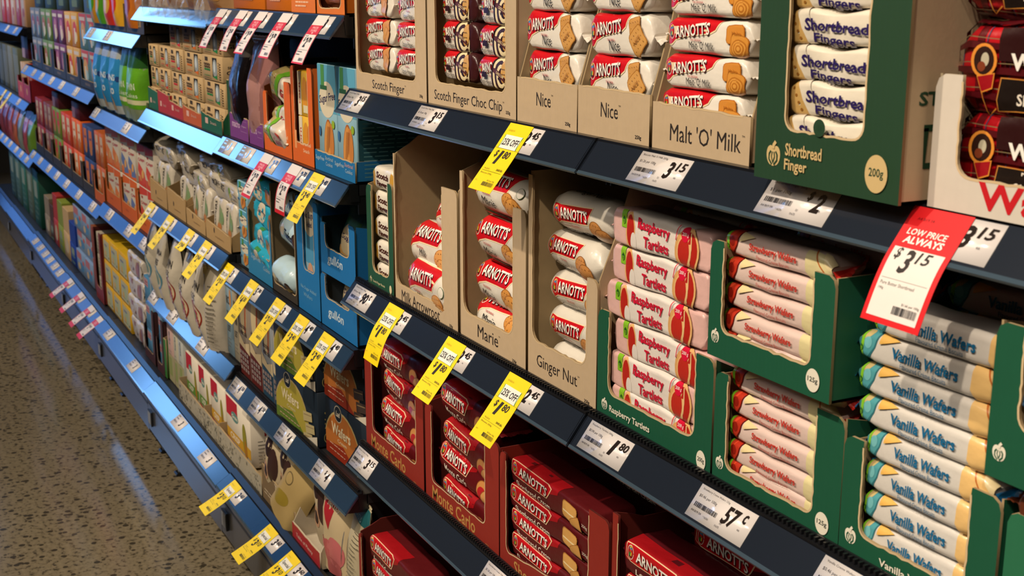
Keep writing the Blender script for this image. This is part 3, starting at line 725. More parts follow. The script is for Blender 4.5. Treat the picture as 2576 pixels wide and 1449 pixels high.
def d_tartlet():
    L, H = .224, .047; A = Art()
    A.poly([(-L*.30, H), (-L*.25, -H*.5), (-L*.1, -H), (L*.20, -H), (L*.30, H)], '#e6ddd6')
    A.ell(-L*.285, -H*.02, L*.052, H*.50, '#e2b074').ell(-L*.283, -H*.02, L*.040, H*.42, '#b8281c').ell(-L*.25, -H*.3, L*.03, H*.26, '#e6ddd6')
    A.rect(-L*.38, H*.02, -L*.325, H*.5, '#86bf2c'); apple(A, -L*.352, H*.2, H*.11, '#2f6b22', '#86bf2c')
    A.text('Raspberry', -L*.045, H*.19, L*.31, H*.36, '#cc1838', .028, 0, -2); A.text('Tartlets', -L*.02, -H*.22, L*.24, H*.30, '#cc1838', .028, 0, -2)
    A.ell(-L*.168, H*.16, L*.012, H*.07, '#d11a3c')
    A.ell(L*.24, -H*.1, L*.075, H*.5, '#d9a566').ell(L*.30, -H*.05, L*.10, H*.55, '#e2b074', 8).ell(L*.305, -H*.05, L*.08, H*.47, '#b4261c', 8)
    A.ell(L*.26, -H*.12, L*.072, H*.42, '#e6b87c').ell(L*.255, -H*.12, L*.056, H*.36, '#bb2c20'); A.stroke([(L*.315, H*.4), (L*.33, H*.0), (L*.315, -H*.4)], L*.010, '#e6c08a')
    A.ell(L*.26, H*.32, L*.038, H*.2, '#d5173a'); A.text('200 g', L*.26, H*.32, L*.06, H*.12, '#f2e6e0', .01)
    A.stroke([(L*.19, H*.5), (L*.175, H*.12)], .0016, '#d11a3c')
    return wrap('biscuit_pack', L, H, .072, '#dfb4ae', A, e=9, seed=14, tl=.008, puff=.0014, w=.014, tw=.2)
def wafer_art(L, H, who):
    A = Art(); s = who == 'Strawberry'; cc = '#b8321f' if s else '#4f9aa4'; tx = '#c4372c' if s else '#17638f'
    A.poly([(-L/2, H*1.2), (-L*.30, H*1.2), (-L*.34, H*.0), (-L*.37, -H*.3), (-L*.42, -H*.6), (-L/2, -H*.9)], '#5c100c' if s else '#2f6f7a')
    A.poly([(-L/2, H*1.2), (-L*.31, H*1.2), (-L*.35, H*.0), (-L*.385, -H*.28), (-L*.43, -H*.55), (-L/2, -H*.85)], cc)
    A.ell(-L*.43, H*.45, L*.05, H*.25, '#d6452a' if s else '#c8b27a', 20).ell(-L*.40, H*.1, L*.03, H*.2, '#8a1a10' if s else '#6fb4bb', 20)
    A.rect(-L*.46, -H*.5, -L*.43, H*.6, '#7fc02a'); apple(A, -L*.445, -H*.15, H*.12, '#2f6b22', '#7fc02a')
    A.poly([(-L*.31, H*.55), (-L*.18, H*.40), (-L*.31, H*.16)], '#e3cf9c' if s else '#e2b25c')
    A.text(who+' Wafers', L*.0, H*.04, L*.44, H*.34, tx, .03, 0, 0); A.text('Flavoured Crème Biscuits', -L*.0, -H*.24, L*.3, H*.13, tx, .0)
    A.poly([(L*.30, H*.5), (L*.5, H*.5), (L*.5, -H*.7), (L*.36, -H*.6), (L*.30, -H*.2)], '#d9cd9c' if s else '#dfb878'); A.stroke([(L*.36, H*.6), (L*.42, H*.1), (L*.5, -H*.4)], .0018, '#b5652a')
    A.poly([(L*.42, H*.6), (L*.5, H*.6), (L*.5, -H*.2)], '#e6d4a6')
    return A
def d_straw(): L, H = .182, .030; return wrap('wafer_pack', L, H, .05, '#dcc3bb', wafer_art(L, H, 'Strawberry'), e=4, seed=15, sealc='#b8251c', tl=.02, zk=.2, tw=.6, w=.009)
def d_vanil(): L, H = .206, .0325; return wrap('wafer_pack', L, H, .052, '#cfcac4', wafer_art(L, H, 'Vanilla'), e=4, seed=16, sealc='#17679c', tl=.034, zk=.25, yk=.7, w=.015, tw=.7)
def d_tartan():
    L, H = .20, .085; A = Art()
    for k in range(9): A.rect(-L/2+k*L/8-.0035, -H*1.2, -L/2+k*L/8+.0035, H*1.2, '#5d0c14'); A.rect(-L/2+k*L/8+.006, -H*1.2, -L/2+k*L/8+.007, H*1.2, '#3a4468')
    for k in range(-6, 7): A.rect(-L/2, k*.021-.0028, L/2, k*.021+.0028, '#4c0a12'); A.rect(-L/2, k*.021+.006, L/2, k*.021+.0068, '#7d6a4c')
    A.rect(-L*.26, H*.10, L*.22, H*.42, '#2c0f10'); A.rect(-L*.24, -H*.37, L*.5, -H*.06, '#c8853a'); A.rect(-L*.235, -H*.36, L*.5, -H*.07, '#1b1310')
    A.text('Walkers', L*.02, H*.1, L*.42, H*.17, '#f0ebe4', .035); A.text('Pure Butter', L*.02, -H*.13, L*.24, H*.08, '#e9ded0', .012); A.text('SHORTBREAD', L*.08, -H*.26, L*.44, H*.11, '#e9ded0', .015)
    A.text('Net Wt 190g 6.7oz', L*.05, -H*.44, L*.34, H*.05, '#d9b8a0')
    A.ell(-L*.33, H*.1, L*.065, H*.17, '#d98a35').ell(-L*.33, H*.1, L*.05, H*.14, '#2c1712').ell(-L*.325, H*.11, L*.02, H*.07, '#b8b09a').ell(-L*.34, H*.04, L*.02, H*.05, '#7d3a22')
    A.poly([(-L*.36, -H*.05), (-L*.27, -H*.02), (-L*.27, -H*.17), (-L*.33, -H*.22)], '#d98a35'); A.poly([(-L*.355, -H*.06), (-L*.275, -H*.03), (-L*.275, -H*.16), (-L*.33, -H*.205)], '#98121c')
    A.stroke([(-L*.33, -H*.2), (-L*.29, -H*.42), (-L*.24, -H*.34)], .001, '#d98a35')
    A.poly([(-L*.12, H*.62), (L*.26, H*.62), (L*.3, H*.50), (-L*.18, H*.50)], '#c8853a'); A.poly([(-L*.115, H*.61), (L*.25, H*.61), (L*.285, H*.51), (-L*.165, H*.51)], '#1b1310')
    return wrap('shortbread_pack', L, H, .09, '#b50f1c', A, e=7, seed=17, tl=.016, puff=.003)
DES = dict(scotch=(d_scotch, .047), choc=(d_choc, .047), nice=(d_nice, .053), malt=(d_malt, .0405), marie=(d_marie, .072), milk=(d_milk, .078), ginger=(d_ginger, .056), monte=(d_monte, .062), monte2=(d_monte2, .062),
           short=(d_short, .0415), lemon=(d_lemon, .047), assort=(d_assort, .052), fingers=(d_fingers, .034), wws=(d_wwscotch, .046), tart=(d_tartlet, .047), straw=(d_straw, .03), vanil=(d_vanil, .0325), tartan=(d_tartan, .085))
PK = random.Random(3)
DEP = dict(nice=.062, scotch=.06, choc=.06, malt=.062, marie=.072, milk=.084, ginger=.056, monte=.07, short=.075, lemon=.075, assort=.075, fingers=.07, wws=.06, tart=.072, straw=.05, vanil=.052, tartan=.09)
def stack(key, x, y, zs, desc, where, group, jx=.003, jr=1.2, jy=.003, rx=0, rolls=False, cat='biscuits', xs=None, first=0, rots=None, sx=None):
    """packs lying on one another; zs = undersides from the top pack down"""
    for i, z in enumerate(zs):
        n = ORD[i+first]
        rz = PK.uniform(-jr, jr); ry = PK.uniform(-jr, jr)*.45; xx = x+(xs[i] if xs else PK.uniform(-jx, jx))
        r3 = (R(rx+PK.uniform(-6, 6)*(1 if rolls else .2)), R(ry), R(rz))
        if rots: r3 = tuple(R(a) for a in rots[i])
        c = Vector((0, DEP[key]/2, DES[key][1]/2)); from mathutils import Euler
        d = c-Euler(r3).to_matrix() @ c                          # turn about the pack's own middle
        place(key, DES[key][0], (xx+d.x, y+PK.uniform(0, jy)+d.y, z+d.z), r3, f'{desc}, {n} {where}', cat, group, (sx[i], 1, 1) if sx else None)

# ---------------------------------------------------------------- upper shelf
B1 = 1.4372
def t_print(name, w, h, x, z, wt, wx, col='#2a2320', tm=True, bold=.0):
    def f(A, W):
        A.text(name, x*W, z, w*W, h, col, bold)
        if tm: A.text('TM', x*W+w*W/2+.004, z+h*.4, .005, .0022, col)
        A.text(wt, wx*W, .008, .014, .0062, col, .012)
    return f
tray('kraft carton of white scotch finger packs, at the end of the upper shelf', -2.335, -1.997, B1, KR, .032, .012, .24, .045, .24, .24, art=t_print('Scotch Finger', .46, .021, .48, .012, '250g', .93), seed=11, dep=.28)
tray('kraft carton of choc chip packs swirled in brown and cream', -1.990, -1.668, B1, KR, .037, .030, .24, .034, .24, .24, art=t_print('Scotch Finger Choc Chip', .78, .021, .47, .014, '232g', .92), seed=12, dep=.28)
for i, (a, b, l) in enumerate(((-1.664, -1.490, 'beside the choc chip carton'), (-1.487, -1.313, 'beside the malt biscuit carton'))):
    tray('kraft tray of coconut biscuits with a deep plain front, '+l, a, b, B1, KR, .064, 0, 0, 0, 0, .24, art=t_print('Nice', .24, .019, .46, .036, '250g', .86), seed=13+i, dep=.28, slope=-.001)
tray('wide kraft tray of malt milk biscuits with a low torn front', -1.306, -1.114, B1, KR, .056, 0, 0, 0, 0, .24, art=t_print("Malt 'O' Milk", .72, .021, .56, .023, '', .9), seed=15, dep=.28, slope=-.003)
def sb(A, W):
    apple(A, .030, .025, .0125, '#cbb07c', '#22402a'); A.text('Shortbread', .076, .0335, .054, .0125, '#cbb07c', .02); A.text('Finger', .0655, .017, .034, .0145, '#cbb07c', .02)
    A.ell(W-.029, .025, .0145, .0175, '#cbb07c', 0, 28); A.text('200g', W-.029, .025, .019, .0105, '#22402b', .02)
    A.ell(.098, .059, .0085, .0085, '#22402a', 0, 24); A.ell(.098, .059, .0032, .0032, '#1f3d27', 0, 12)
def sbs(A):
    A.text('STORE', .052, .094, .07, .013, '#22402a', .03); A.stroke([(.028, .068), (.028, .034), (.10, .034), (.10, .068), (.025, .068)], .006, '#22402a')
tray('large dark green carton of shortbread fingers with a 200g disc', -1.048, -.841, B1+.001, '#22402a', .053, .045, .24, .050, .24, .24, y0=-.03, art=sb, sidecol=KR, ink='ink', seed=16, dep=.3, sart=sbs, r=.014)
tray('white carton of tartan shortbread packs lettered in red', -.834, -.60, B1, '#cfc6bb', .031, .030, .118, .03, .118, .10, y0=-.002, art=lambda A, W: A.text('Walkers', .132, .018, .150, .024, '#c01722', .03), ink='ink', seed=17, inside='#b9a98c', dep=.25)
G = 'white scotch finger biscuit packs'
stack('scotch', -2.246, .026, [1.6225, 1.5715, 1.5225, 1.473], 'white scotch finger pack', 'in the column by the bay end', G)
stack('scotch', -2.084, .024, [1.6195, 1.568, 1.5195, 1.4715], 'white scotch finger pack', 'in the column by the torn post', G)
stack('choc', -1.898, .026, [1.622, 1.5735, 1.5265, 1.479], 'choc chip biscuit pack', 'in its carton column beside the scotch fingers', 'brown and cream choc chip packs')
stack('choc', -1.748, .022, [1.6205, 1.572, 1.524, 1.4765], 'choc chip biscuit pack', 'in its carton column beside the coconut biscuits', 'brown and cream choc chip packs')
stack('nice', -1.572, .020, [1.649, 1.5955, 1.541, 1.487], 'white coconut biscuit pack', 'in the tray beside the choc chips', 'white coconut biscuit packs', rots=[(1, 0, -1), (3, 0, 0), (0, 1, 1), (2, 0, -1)])
stack('nice', -1.398, .020, [1.652, 1.5975, 1.543, 1.488], 'white coconut biscuit pack', 'in the tray beside the malt biscuits', 'white coconut biscuit packs', rots=[(1, 1, 1), (0, 0, -1), (3, -1, 0), (1, 1, 0)])
stack('malt', -1.211, .020, [1.636, 1.5945, 1.552, 1.5105, 1.4695], 'white malt milk biscuit pack', 'in the wide kraft tray', 'white malt milk biscuit packs', xs=[.012, .004, 0, -.003, -.008], jr=1)
stack('fingers', -.942, -.022, [1.642, 1.608, 1.5735, 1.539, 1.5045, 1.470], 'cream shortbread finger pack', 'in the dark green carton', 'cream shortbread finger packs', xs=[0, .003, 0, -.003, .006, 0], jr=1.5)
stack('tartan', -.735, .022, [1.6045, 1.518, 1.442], 'red tartan shortbread pack', 'in the white carton', 'red tartan shortbread packs', xs=[-.004, 0, .006], rots=[(4, 1, 2), (2, 0, 0), (0, 0, 0)])

# ---------------------------------------------------------------- middle shelf
B2 = 1.0575
GR = '#18533b'
def gsf(A, W):
    apple(A, .016, .014, .006, '#d9cfa8', '#234c30'); A.text('Scotch Finger Biscuits', .060, .013, .062, .006, '#d9cfa8', .01); A.ell(W-.014, .014, .006, .008, '#d9cfa8')
tray('narrow green carton of scotch fingers beside the blue trays', -2.300, -2.166, B2, '#23503a', .034, .026, .2, .022, .215, .215, art=gsf, ink='ink', seed=21, dep=.28)
stack('wws', -2.231, .022, [1.2495, 1.2015, 1.1535, 1.106, 1.0605], 'cream scotch finger pack', 'in the narrow green carton', 'cream scotch finger packs', jr=1)
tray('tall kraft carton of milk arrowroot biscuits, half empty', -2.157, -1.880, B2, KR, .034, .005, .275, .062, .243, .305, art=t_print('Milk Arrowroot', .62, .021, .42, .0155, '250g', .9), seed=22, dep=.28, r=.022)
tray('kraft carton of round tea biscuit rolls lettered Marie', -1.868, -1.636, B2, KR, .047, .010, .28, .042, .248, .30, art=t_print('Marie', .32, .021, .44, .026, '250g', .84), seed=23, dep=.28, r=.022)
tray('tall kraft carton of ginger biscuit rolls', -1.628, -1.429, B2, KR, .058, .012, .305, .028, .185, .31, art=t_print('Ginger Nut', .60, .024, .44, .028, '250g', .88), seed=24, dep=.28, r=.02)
place('milk', d_milk, (-2.040, .024, 1.135), (R(-12), R(3), R(2)), 'large milk arrowroot roll lying across its carton, nearest the opening', 'biscuits', 'milk arrowroot biscuit rolls', scale=(.95, 1, 1))
place('milk', d_milk, (-1.995, .045, 1.20), (R(-8), R(0), R(-6)), 'milk arrowroot roll on top, further back in its carton', 'biscuits', 'milk arrowroot biscuit rolls', scale=(.85, .8, .8))
place('milk', d_milk, (-2.015, .02, 1.062), (R(10), R(2), R(0)), 'lowest milk arrowroot roll, behind the torn lip', 'biscuits', 'milk arrowroot biscuit rolls')
stack('marie', -1.756, .026, [1.2735, 1.198, 1.1225, 1.0595], 'white round tea biscuit roll', 'in the carton lettered Marie', 'round tea biscuit rolls', rolls=True, jr=2, rots=[(-6, 3, 2), (2, 2, 0), (-4, 3, 0), (-38, 2, 1)])
stack('ginger', -1.532, .030, [1.2885, 1.2265, 1.172, 1.1185, 1.064], 'white ginger biscuit roll', 'in its tall kraft carton', 'ginger biscuit rolls', rolls=True, xs=[.018, -.006, .01, .006, .012], rots=[(14, 0, 4), (-6, 2, -2), (2, 0, 3), (12, 1, 0), (14, 0, 2)])
def rt(A, W): apple(A, .020, .019, .0085, '#e6e0cf', GR); A.text('Raspberry Tartlets', .083, .0165, .098, .0115, '#e6e0cf', .02); A.ell(W-.018, .015, .0095, .0125, '#e6e0cf', 0, 24); A.text('200g', W-.018, .015, .0135, .0075, '#22302a', .02)
tray('low green carton holding a tall stack of raspberry tartlets', -1.426, -1.163, B2, GR, .037, .028, .15, .036, .145, .12, art=rt, ink='ink', seed=25, dep=.28)
stack('tart', -1.300, .020, [1.3005, 1.2515, 1.203, 1.1545, 1.1065, 1.0605], 'pink raspberry tartlet pack', 'of the stack in the low green carton', 'raspberry tartlet packs', xs=[.006, .0, -.006, .012, .002, .008], jr=1.0)
def sw(A, W): apple(A, .014, .024, .0085, '#e6e0cf', GR); A.ell(W-.025, .019, .0105, .0125, '#e6e0cf', 0, 24); A.text('125g', W-.025, .019, .0155, .007, '#22302a', .02)
tray('green carton of strawberry wafers standing on the shelf', -1.159, -.938, B2, GR, .022, .024, .135, .043, .142, .13, art=sw, ink='ink', seed=26, dep=.28, r=.012)
stack('straw', -1.056, .021, [1.1735, 1.1435, 1.1135, 1.084, 1.0605], 'strawberry wafer pack', 'in the lower green wafer carton', 'strawberry wafer packs', jr=.8, jx=.002)
tray('green carton of strawberry wafers stacked on the lower one', -1.150, -.942, 1.2175, GR, .032, .024, .135, .032, .132, .13, y0=-.006, art=sw, ink='ink', seed=27, dep=.28, r=.012)
stack('straw', -1.052, .003, [1.3355, 1.3055, 1.2755, 1.246, 1.221], 'strawberry wafer pack', 'in the upper green wafer carton', 'strawberry wafer packs', jr=.8, jx=.002)
stack('straw', -1.045, .020, [1.2035], 'strawberry wafer pack', 'of the lower carton, squeezed beneath the upper one', 'strawberry wafer packs')
def vwp(A, W): apple(A, .017, .022, .0095, '#e6e0cf', GR); A.text('Vanilla Wafers', .1, .012, .08, .008, '#e6e0cf', .02)
tray('green carton holding a tall stack of vanilla wafers', -.937, -.735, B2, GR, .028, .028, .128, .034, .130, .12, art=vwp, ink='ink', seed=28, dep=.28, r=.012)
stack('vanil', -.838, .018, [1.2985, 1.266, 1.2335, 1.201, 1.1685, 1.136, 1.1035, 1.071], 'vanilla wafer pack', 'of the stack in its green carton', 'vanilla wafer packs', xs=[.014, -.004, -.002, .0, .002, .001, .002, .001], jr=1.0, sx=[.93, .93, .93, .93, .80, .80, .80, .80])
stack('vanil', -.80, .10, [1.318, 1.285], 'vanilla wafer pack standing back in the second row,', 'behind the front stack', 'vanilla wafer packs', jr=2)
stack('straw', -1.02, .075, [1.337, 1.306], 'strawberry wafer pack in the second row,', 'behind the upper carton front', 'strawberry wafer packs', jr=2)
stack('tart', -1.285, .105, [1.298, 1.25], 'raspberry tartlet pack in the second row,', 'behind the front stack', 'raspberry tartlet packs', jr=1)
tray('green carton at the frame edge below the tartan packs', -.727, -.52, B2, '#27694a', .03, .03, .125, .03, .125, .12, ink='ink', seed=29, dep=.28)
tray('upper green carton at the frame edge beside the vanilla wafers', -.745, -.53, 1.212, GR, .05, .03, .14, .03, .14, .13, art=sw, y0=.0, ink='ink', seed=30, dep=.28)
def d_choco():
    return wrap('chocolate_bar_pack', .18, .035, .05, '#5a2c1a', Art().ell(0, 0, .06, .01, '#8a4a22'), e=5, seed=31, kind='film')
place('choco', d_choco, (-.63, .02, 1.172), (0, 0, R(4)), 'brown chocolate wafer pack between the two green cartons at the frame edge', 'biscuits')

# ---------------------------------------------------------------- lower shelf
B3 = .7045
DR = '#8c2a20'
def mcp(A, W): A.text('Monte Carlo', W*.40, .028, W*.60, .026, '#b98a4c', .012); A.text('250g', W*.86, .012, .016, .008, '#b98a4c')
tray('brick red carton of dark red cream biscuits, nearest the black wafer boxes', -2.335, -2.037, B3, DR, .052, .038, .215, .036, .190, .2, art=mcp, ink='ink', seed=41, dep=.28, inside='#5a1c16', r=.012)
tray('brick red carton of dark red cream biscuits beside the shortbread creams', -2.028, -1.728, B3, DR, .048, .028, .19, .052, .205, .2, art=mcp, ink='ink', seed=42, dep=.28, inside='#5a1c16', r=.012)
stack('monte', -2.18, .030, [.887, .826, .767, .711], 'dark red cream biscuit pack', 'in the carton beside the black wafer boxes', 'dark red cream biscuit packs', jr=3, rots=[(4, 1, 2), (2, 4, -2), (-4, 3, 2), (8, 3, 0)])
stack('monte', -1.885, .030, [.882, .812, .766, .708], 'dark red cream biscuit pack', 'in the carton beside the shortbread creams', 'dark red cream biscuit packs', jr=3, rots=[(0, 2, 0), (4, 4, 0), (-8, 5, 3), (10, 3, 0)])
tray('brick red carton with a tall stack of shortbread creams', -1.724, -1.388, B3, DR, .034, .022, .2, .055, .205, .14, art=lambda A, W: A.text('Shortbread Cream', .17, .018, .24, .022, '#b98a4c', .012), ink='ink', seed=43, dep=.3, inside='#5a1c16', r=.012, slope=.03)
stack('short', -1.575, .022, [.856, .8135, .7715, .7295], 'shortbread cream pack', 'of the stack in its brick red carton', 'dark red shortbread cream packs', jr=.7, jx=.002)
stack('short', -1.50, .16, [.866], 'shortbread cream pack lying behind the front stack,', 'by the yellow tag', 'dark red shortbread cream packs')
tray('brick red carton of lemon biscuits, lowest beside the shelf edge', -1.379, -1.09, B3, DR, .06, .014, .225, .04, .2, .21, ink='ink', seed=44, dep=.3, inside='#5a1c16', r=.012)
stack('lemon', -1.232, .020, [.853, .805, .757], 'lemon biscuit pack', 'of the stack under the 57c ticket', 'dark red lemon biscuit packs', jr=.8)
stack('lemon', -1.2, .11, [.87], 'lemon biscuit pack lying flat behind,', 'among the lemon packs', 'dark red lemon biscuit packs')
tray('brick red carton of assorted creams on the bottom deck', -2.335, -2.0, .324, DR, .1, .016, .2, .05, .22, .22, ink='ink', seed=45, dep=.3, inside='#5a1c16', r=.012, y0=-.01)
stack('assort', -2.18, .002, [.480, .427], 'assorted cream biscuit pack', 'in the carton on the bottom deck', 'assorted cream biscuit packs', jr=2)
# ---------------------------------------------------------------- tickets and tags
def slope_fn(sy, sz, x0=0, y0=0, z0=0):
    l = math.hypot(sy, sz)
    return lambda u, v, e: ((x0+u, y0+sy*v/l-sz/l*e, z0+sz*v/l+sy/l*e), (0, -sz/l, sy/l))
TW, TH = .107, .0425
def ticket(x, z, desc, price, cents, prod='', unit='', code='A4 B19 S4', deck=False, lab=None, dollar=False, tw=TW, simple=False, group='white price tickets in the ticket strips'):
    sy, sz = (.040, .026) if deck else (.0275, .0365)
    fn = slope_fn(sy, sz); mb = MB(); W = tw
    c = [fn(u, v, .0006)[0] for u, v in ((0, -.001), (W, -.001), (W, -TH), (0, -TH))]+[fn(u, v, .0002)[0] for u, v in ((0, -.001), (W, -.001), (W, -TH), (0, -TH))]
    mb.add(c, [(0, 1, 2, 3), (7, 6, 5, 4), (0, 4, 5, 1), (1, 5, 6, 2), (2, 6, 7, 3), (3, 7, 4, 0)], mat('#e2dcdc', 'paper' if simple and x < -3.4 else 'gloss'))
    A = Art()
    if not simple:
        if prod: A.text(prod, .006, -.0055, .052 if len(prod) > 14 else .038, .0032, '#4a474c', 0, 0, 0, 'l')
        if unit: A.text(unit, .006, -.0145, .034, .0046, '#3a373c', 0, 0, 0, 'l')
        A2 = Art(); barcode(A2, .006, -.0285, .043, .006); A.add(A2)
        A.text(code, .006, -.0335, .019, .0026, '#3a373c', 0, 0, 0, 'l'); A.text('* 36236', .030, -.0345, .010, .0024, '#5a575c', 0, 0, 0, 'l')
        A.text('01', .061, -.031, .003, .0026, '#5a575c'); A.text('01675', .058, -.036, .008, .0024, '#5a575c'); A.text('ea', W-.016, -.027, .004, .002, '#5a575c')
    else: lines(A, .008, -.008, .03, 2, .009, '#6a676c', .003); barcode(A, .008, -.030, .035, .006, '#77747a')
    px = .063 if dollar or len(price) < 2 else .060
    if dollar: A.text('$', W-.037, -.013, .008, .012, INK, .02, .25); A.text(price, W-.022, -.019, .014, .022, INK, .03, .25)
    else:
        A.text(price, W-.034 if len(price) < 2 else W-.036, -.019, .014 if len(price) < 2 else .026, .023, INK, .03, .22)
        if cents: A.text(cents, W-.014, -.0125, .019 if len(cents) > 1 else .007, .0115, INK, .02, .2)
    mb.art(A, fn, 'paper' if simple and x < -3.4 else 'gloss', e0=.0008, de=.00002)
    return obj('price_ticket', mb, None, (x, -.03 if deck else 0, z), (0, 0, 0), lab or f'white shelf ticket {desc}', 'price ticket', group)
def bez(dy, dz, sy, sz, L):
    l = math.hypot(sy, sz); d = (-sy/l, -sz/l); k = l+.0025
    A0 = (d[0]*k, d[1]*k); P1 = (d[0]*(k+.022), d[1]*(k+.022)); P2 = (dy, dz); P = [(d[0]*k*i/4, d[1]*k*i/4) for i in range(4)]
    for i in range(11):
        t = i/10; P.append((A0[0]*(1-t)**2+2*t*(1-t)*P1[0]+t*t*P2[0], A0[1]*(1-t)**2+2*t*(1-t)*P1[1]+t*t*P2[1]))
    S = [0]
    for i in range(14): S.append(S[-1]+math.hypot(P[i+1][0]-P[i][0], P[i+1][1]-P[i][1]))
    return P, S
def tag(x, z, dy, dz, kind, price, cents, lab, deck=False, W=.071, off='25% OFF', prod='', tw=0, save='SAVE 65c'):
    sy, sz = (.040, .026) if deck else (.0275, .0365)
    P, S = bez(dy, dz, sy, sz, .115); L = S[-1]; vs = [-s for s in S]
    def fn(u, v, e):
        s = min(max(-v, 0), L-1e-6); i = 0
        while i < 13 and S[i+1] < s: i += 1
        t = (s-S[i])/(S[i+1]-S[i]); y = P[i][0]*(1-t)+P[i+1][0]*t; zz = P[i][1]*(1-t)+P[i+1][1]*t
        d = (P[i+1][0]-P[i][0], P[i+1][1]-P[i][1]); n = math.hypot(*d); d = (d[0]/n, d[1]/n)
        k = s/L; uu = u+tw*k*k
        return ((uu, y+d[1]*(e+.0016), zz-d[0]*(e+.0016)), (0, d[1], -d[0]))
    base = {'y': '#f2d400', 'r': '#d6141c', 'w': '#ddd4d0'}[kind]; mb = MB()
    vv = vs; V, N = [], []
    for v in vv:
        for u in (0, W*.5, W): p, n = fn(u, v, 0); V.append(p); N.append(n)
    F = [(i*3+j, i*3+j+1, i*3+j+4, i*3+j+3) for i in range(14) for j in range(2)]
    mb.add(V, F, mat(base, 'paper'), N)
    V2 = [fn(u, v, -.0004)[0] for v in vv for u in (0, W*.5, W)]
    mb.add(V2, F, mat(base, 'paper'), [(-a, -b, -c) for a, b, c in N])
    A = Art(); c = W/2
    if kind == 'y':
        A.text('A4 B20 S4', .018, -.012, .019, .003, '#b08c10'); A.rect(.009, -.042, W-.009, -.0195, '#e9e6dc')
        for sg, xx in ((-1, .009), (1, W-.009)): A.stroke([(xx, -.0195), (xx-sg*.002, -.031), (xx, -.042)], .0016, '#3f8a3a')
        A.rect(0, -.0425, W, -.0421, '#7a6a10')
        A.text(off, c, -.031, .046 if off != 'Special' else .040, .0115, INK, .02, .12)
        A.text('$', .016, -.052, .009, .0125, INK, .02, .2); A.text(price, .0285, -.057, .014, .023, INK, .03, .2); A.text(cents, .047, -.0515, .018, .0125, INK, .015, .2)
        A.text('Was $2.45', .017, -.078, .016, .003, '#6a5a10'); A.text(save, W-.016, -.0765, .019, .0036, '#3a3010', .02)
        A.rect(.006, -.0815, W-.006, -.0811, '#6a5a10'); A.text(prod or 'Biscuits 250g', .007, -.0855, .034, .003, '#5a4c10', 0, 0, 0, 'l')
        A.text('$0.72 per 100g', W-.02, -.096, .022, .003, '#3a3010'); A2 = Art(); barcode(A2, W-.040, -.105, .034, .0065, '#3a3010'); A.add(A2)
        A.text('0001', .01, -.099, .005, .002, '#6a5a10')
    elif kind == 'r':
        A.text('A4 B19 S4', .022, -.012, .02, .0028, '#7a0c10'); A.text('LOW PRICE', c-.003, -.0255, .047, .0065, '#f0e8e4', .015, .1); A.text('ALWAYS', c-.002, -.034, .047, .0075, '#f0e8e4', .03, .1)
        A.rect(.0055, -L+.0055, W-.0055, -.0425, '#e4dcd8'); A.text('$', .014, -.049, .008, .0125, INK, .02, .2); A.text(price, .0275, -.055, .013, .0235, INK, .03, .2); A.text(cents, .045, -.0495, .017, .0115, INK, .02, .2)
        A.stroke([(.008, -.073), (W-.008, -.073)], .0004, '#6a6664'); A.text('Pure Butter Shortbread', .009, -.0775, .041, .0032, '#4a4644', 0, 0, 0, 'l'); A.text('190g', .009, -.083, .006, .003, '#4a4644', 0, 0, 0, 'l')
        A.text('$1.66 per 100g', W-.018, -.093, .021, .003, '#3a3634'); A2 = Art(); barcode(A2, W-.037, -.103, .029, .0075); A.add(A2)
    else:
        A.rect(0, -.046, W, -.024, '#c6283c'); A.text('PRICES', c, -.030, .034, .0055, '#e9b0b4', .02); A.text('DROPPED', c, -.037, .036, .0055, '#e9b0b4', .02); A.poly([(c-.006, -.041), (c+.006, -.041), (c, -.0455)], '#e9b0b4')
        A.rect(0, -L, W, -.1075, '#cc1c26'); A.rect(0, -L, .0035, -.046, '#c83a44'); A.rect(W-.0035, -L, W, -.046, '#c83a44')
        A.text('Was $3', .018, -.050, .016, .0035, INK); A.text('$', .016, -.058, .008, .011, INK, .02, .2); A.text(price, .029, -.064, .014, .022, INK, .03, .2); A.text(cents, .047, -.0585, .017, .011, INK, .02, .2)
        A.rect(.007, -.081, W-.007, -.0806, '#6a6664'); lines(A, .008, -.086, .03, 2, .006, '#6a6664', .002); A2 = Art(); barcode(A2, W-.036, -.104, .026, .006); A.add(A2)
    mb.art(A, fn, 'paper', (), [v for v in vs[1:-1]], e0=.0003, de=.00003)
    o = obj('price_tag', mb, None, (x, -.03 if deck else 0, z), (0, 0, 0), lab, 'price tag', {'y': 'yellow discount tags on the ticket strips', 'r': None, 'w': 'white tags with red ends on the ticket strips'}[kind])
    return o
T1 = [(-2.332, '3', '15', 'Scotch Finger 250g', 'at the end of the upper shelf, below the scotch fingers', '$1.26 per 100g'), (-1.985, '3', '15', 'Scotch Choc Chip 232g', 'below the choc chip carton', '$1.36 per 100g'),
      (-1.657, '2', '45', 'Biscuits Nice 250g', 'half hidden by the upper yellow tag', '$0.98 per 100g'), (-1.302, '3', '15', 'Biscuits Malt O Milk 250g', 'below the malt milk biscuits', '$1.26 per 100g')]
for x, a, b, p, l, u in T1: ticket(x, Z1, l, a, b, p, u)
ticket(-1.052, Z1, 'priced $2 below the dark green carton', '2', '', 'Shortbread Finger 200g', '$1 per 100g', dollar=True)
ticket(-.849, Z1, 'half hidden by the red tag', '3', '15', 'Pure Butter Shortbread', '$1.66 per 100g')
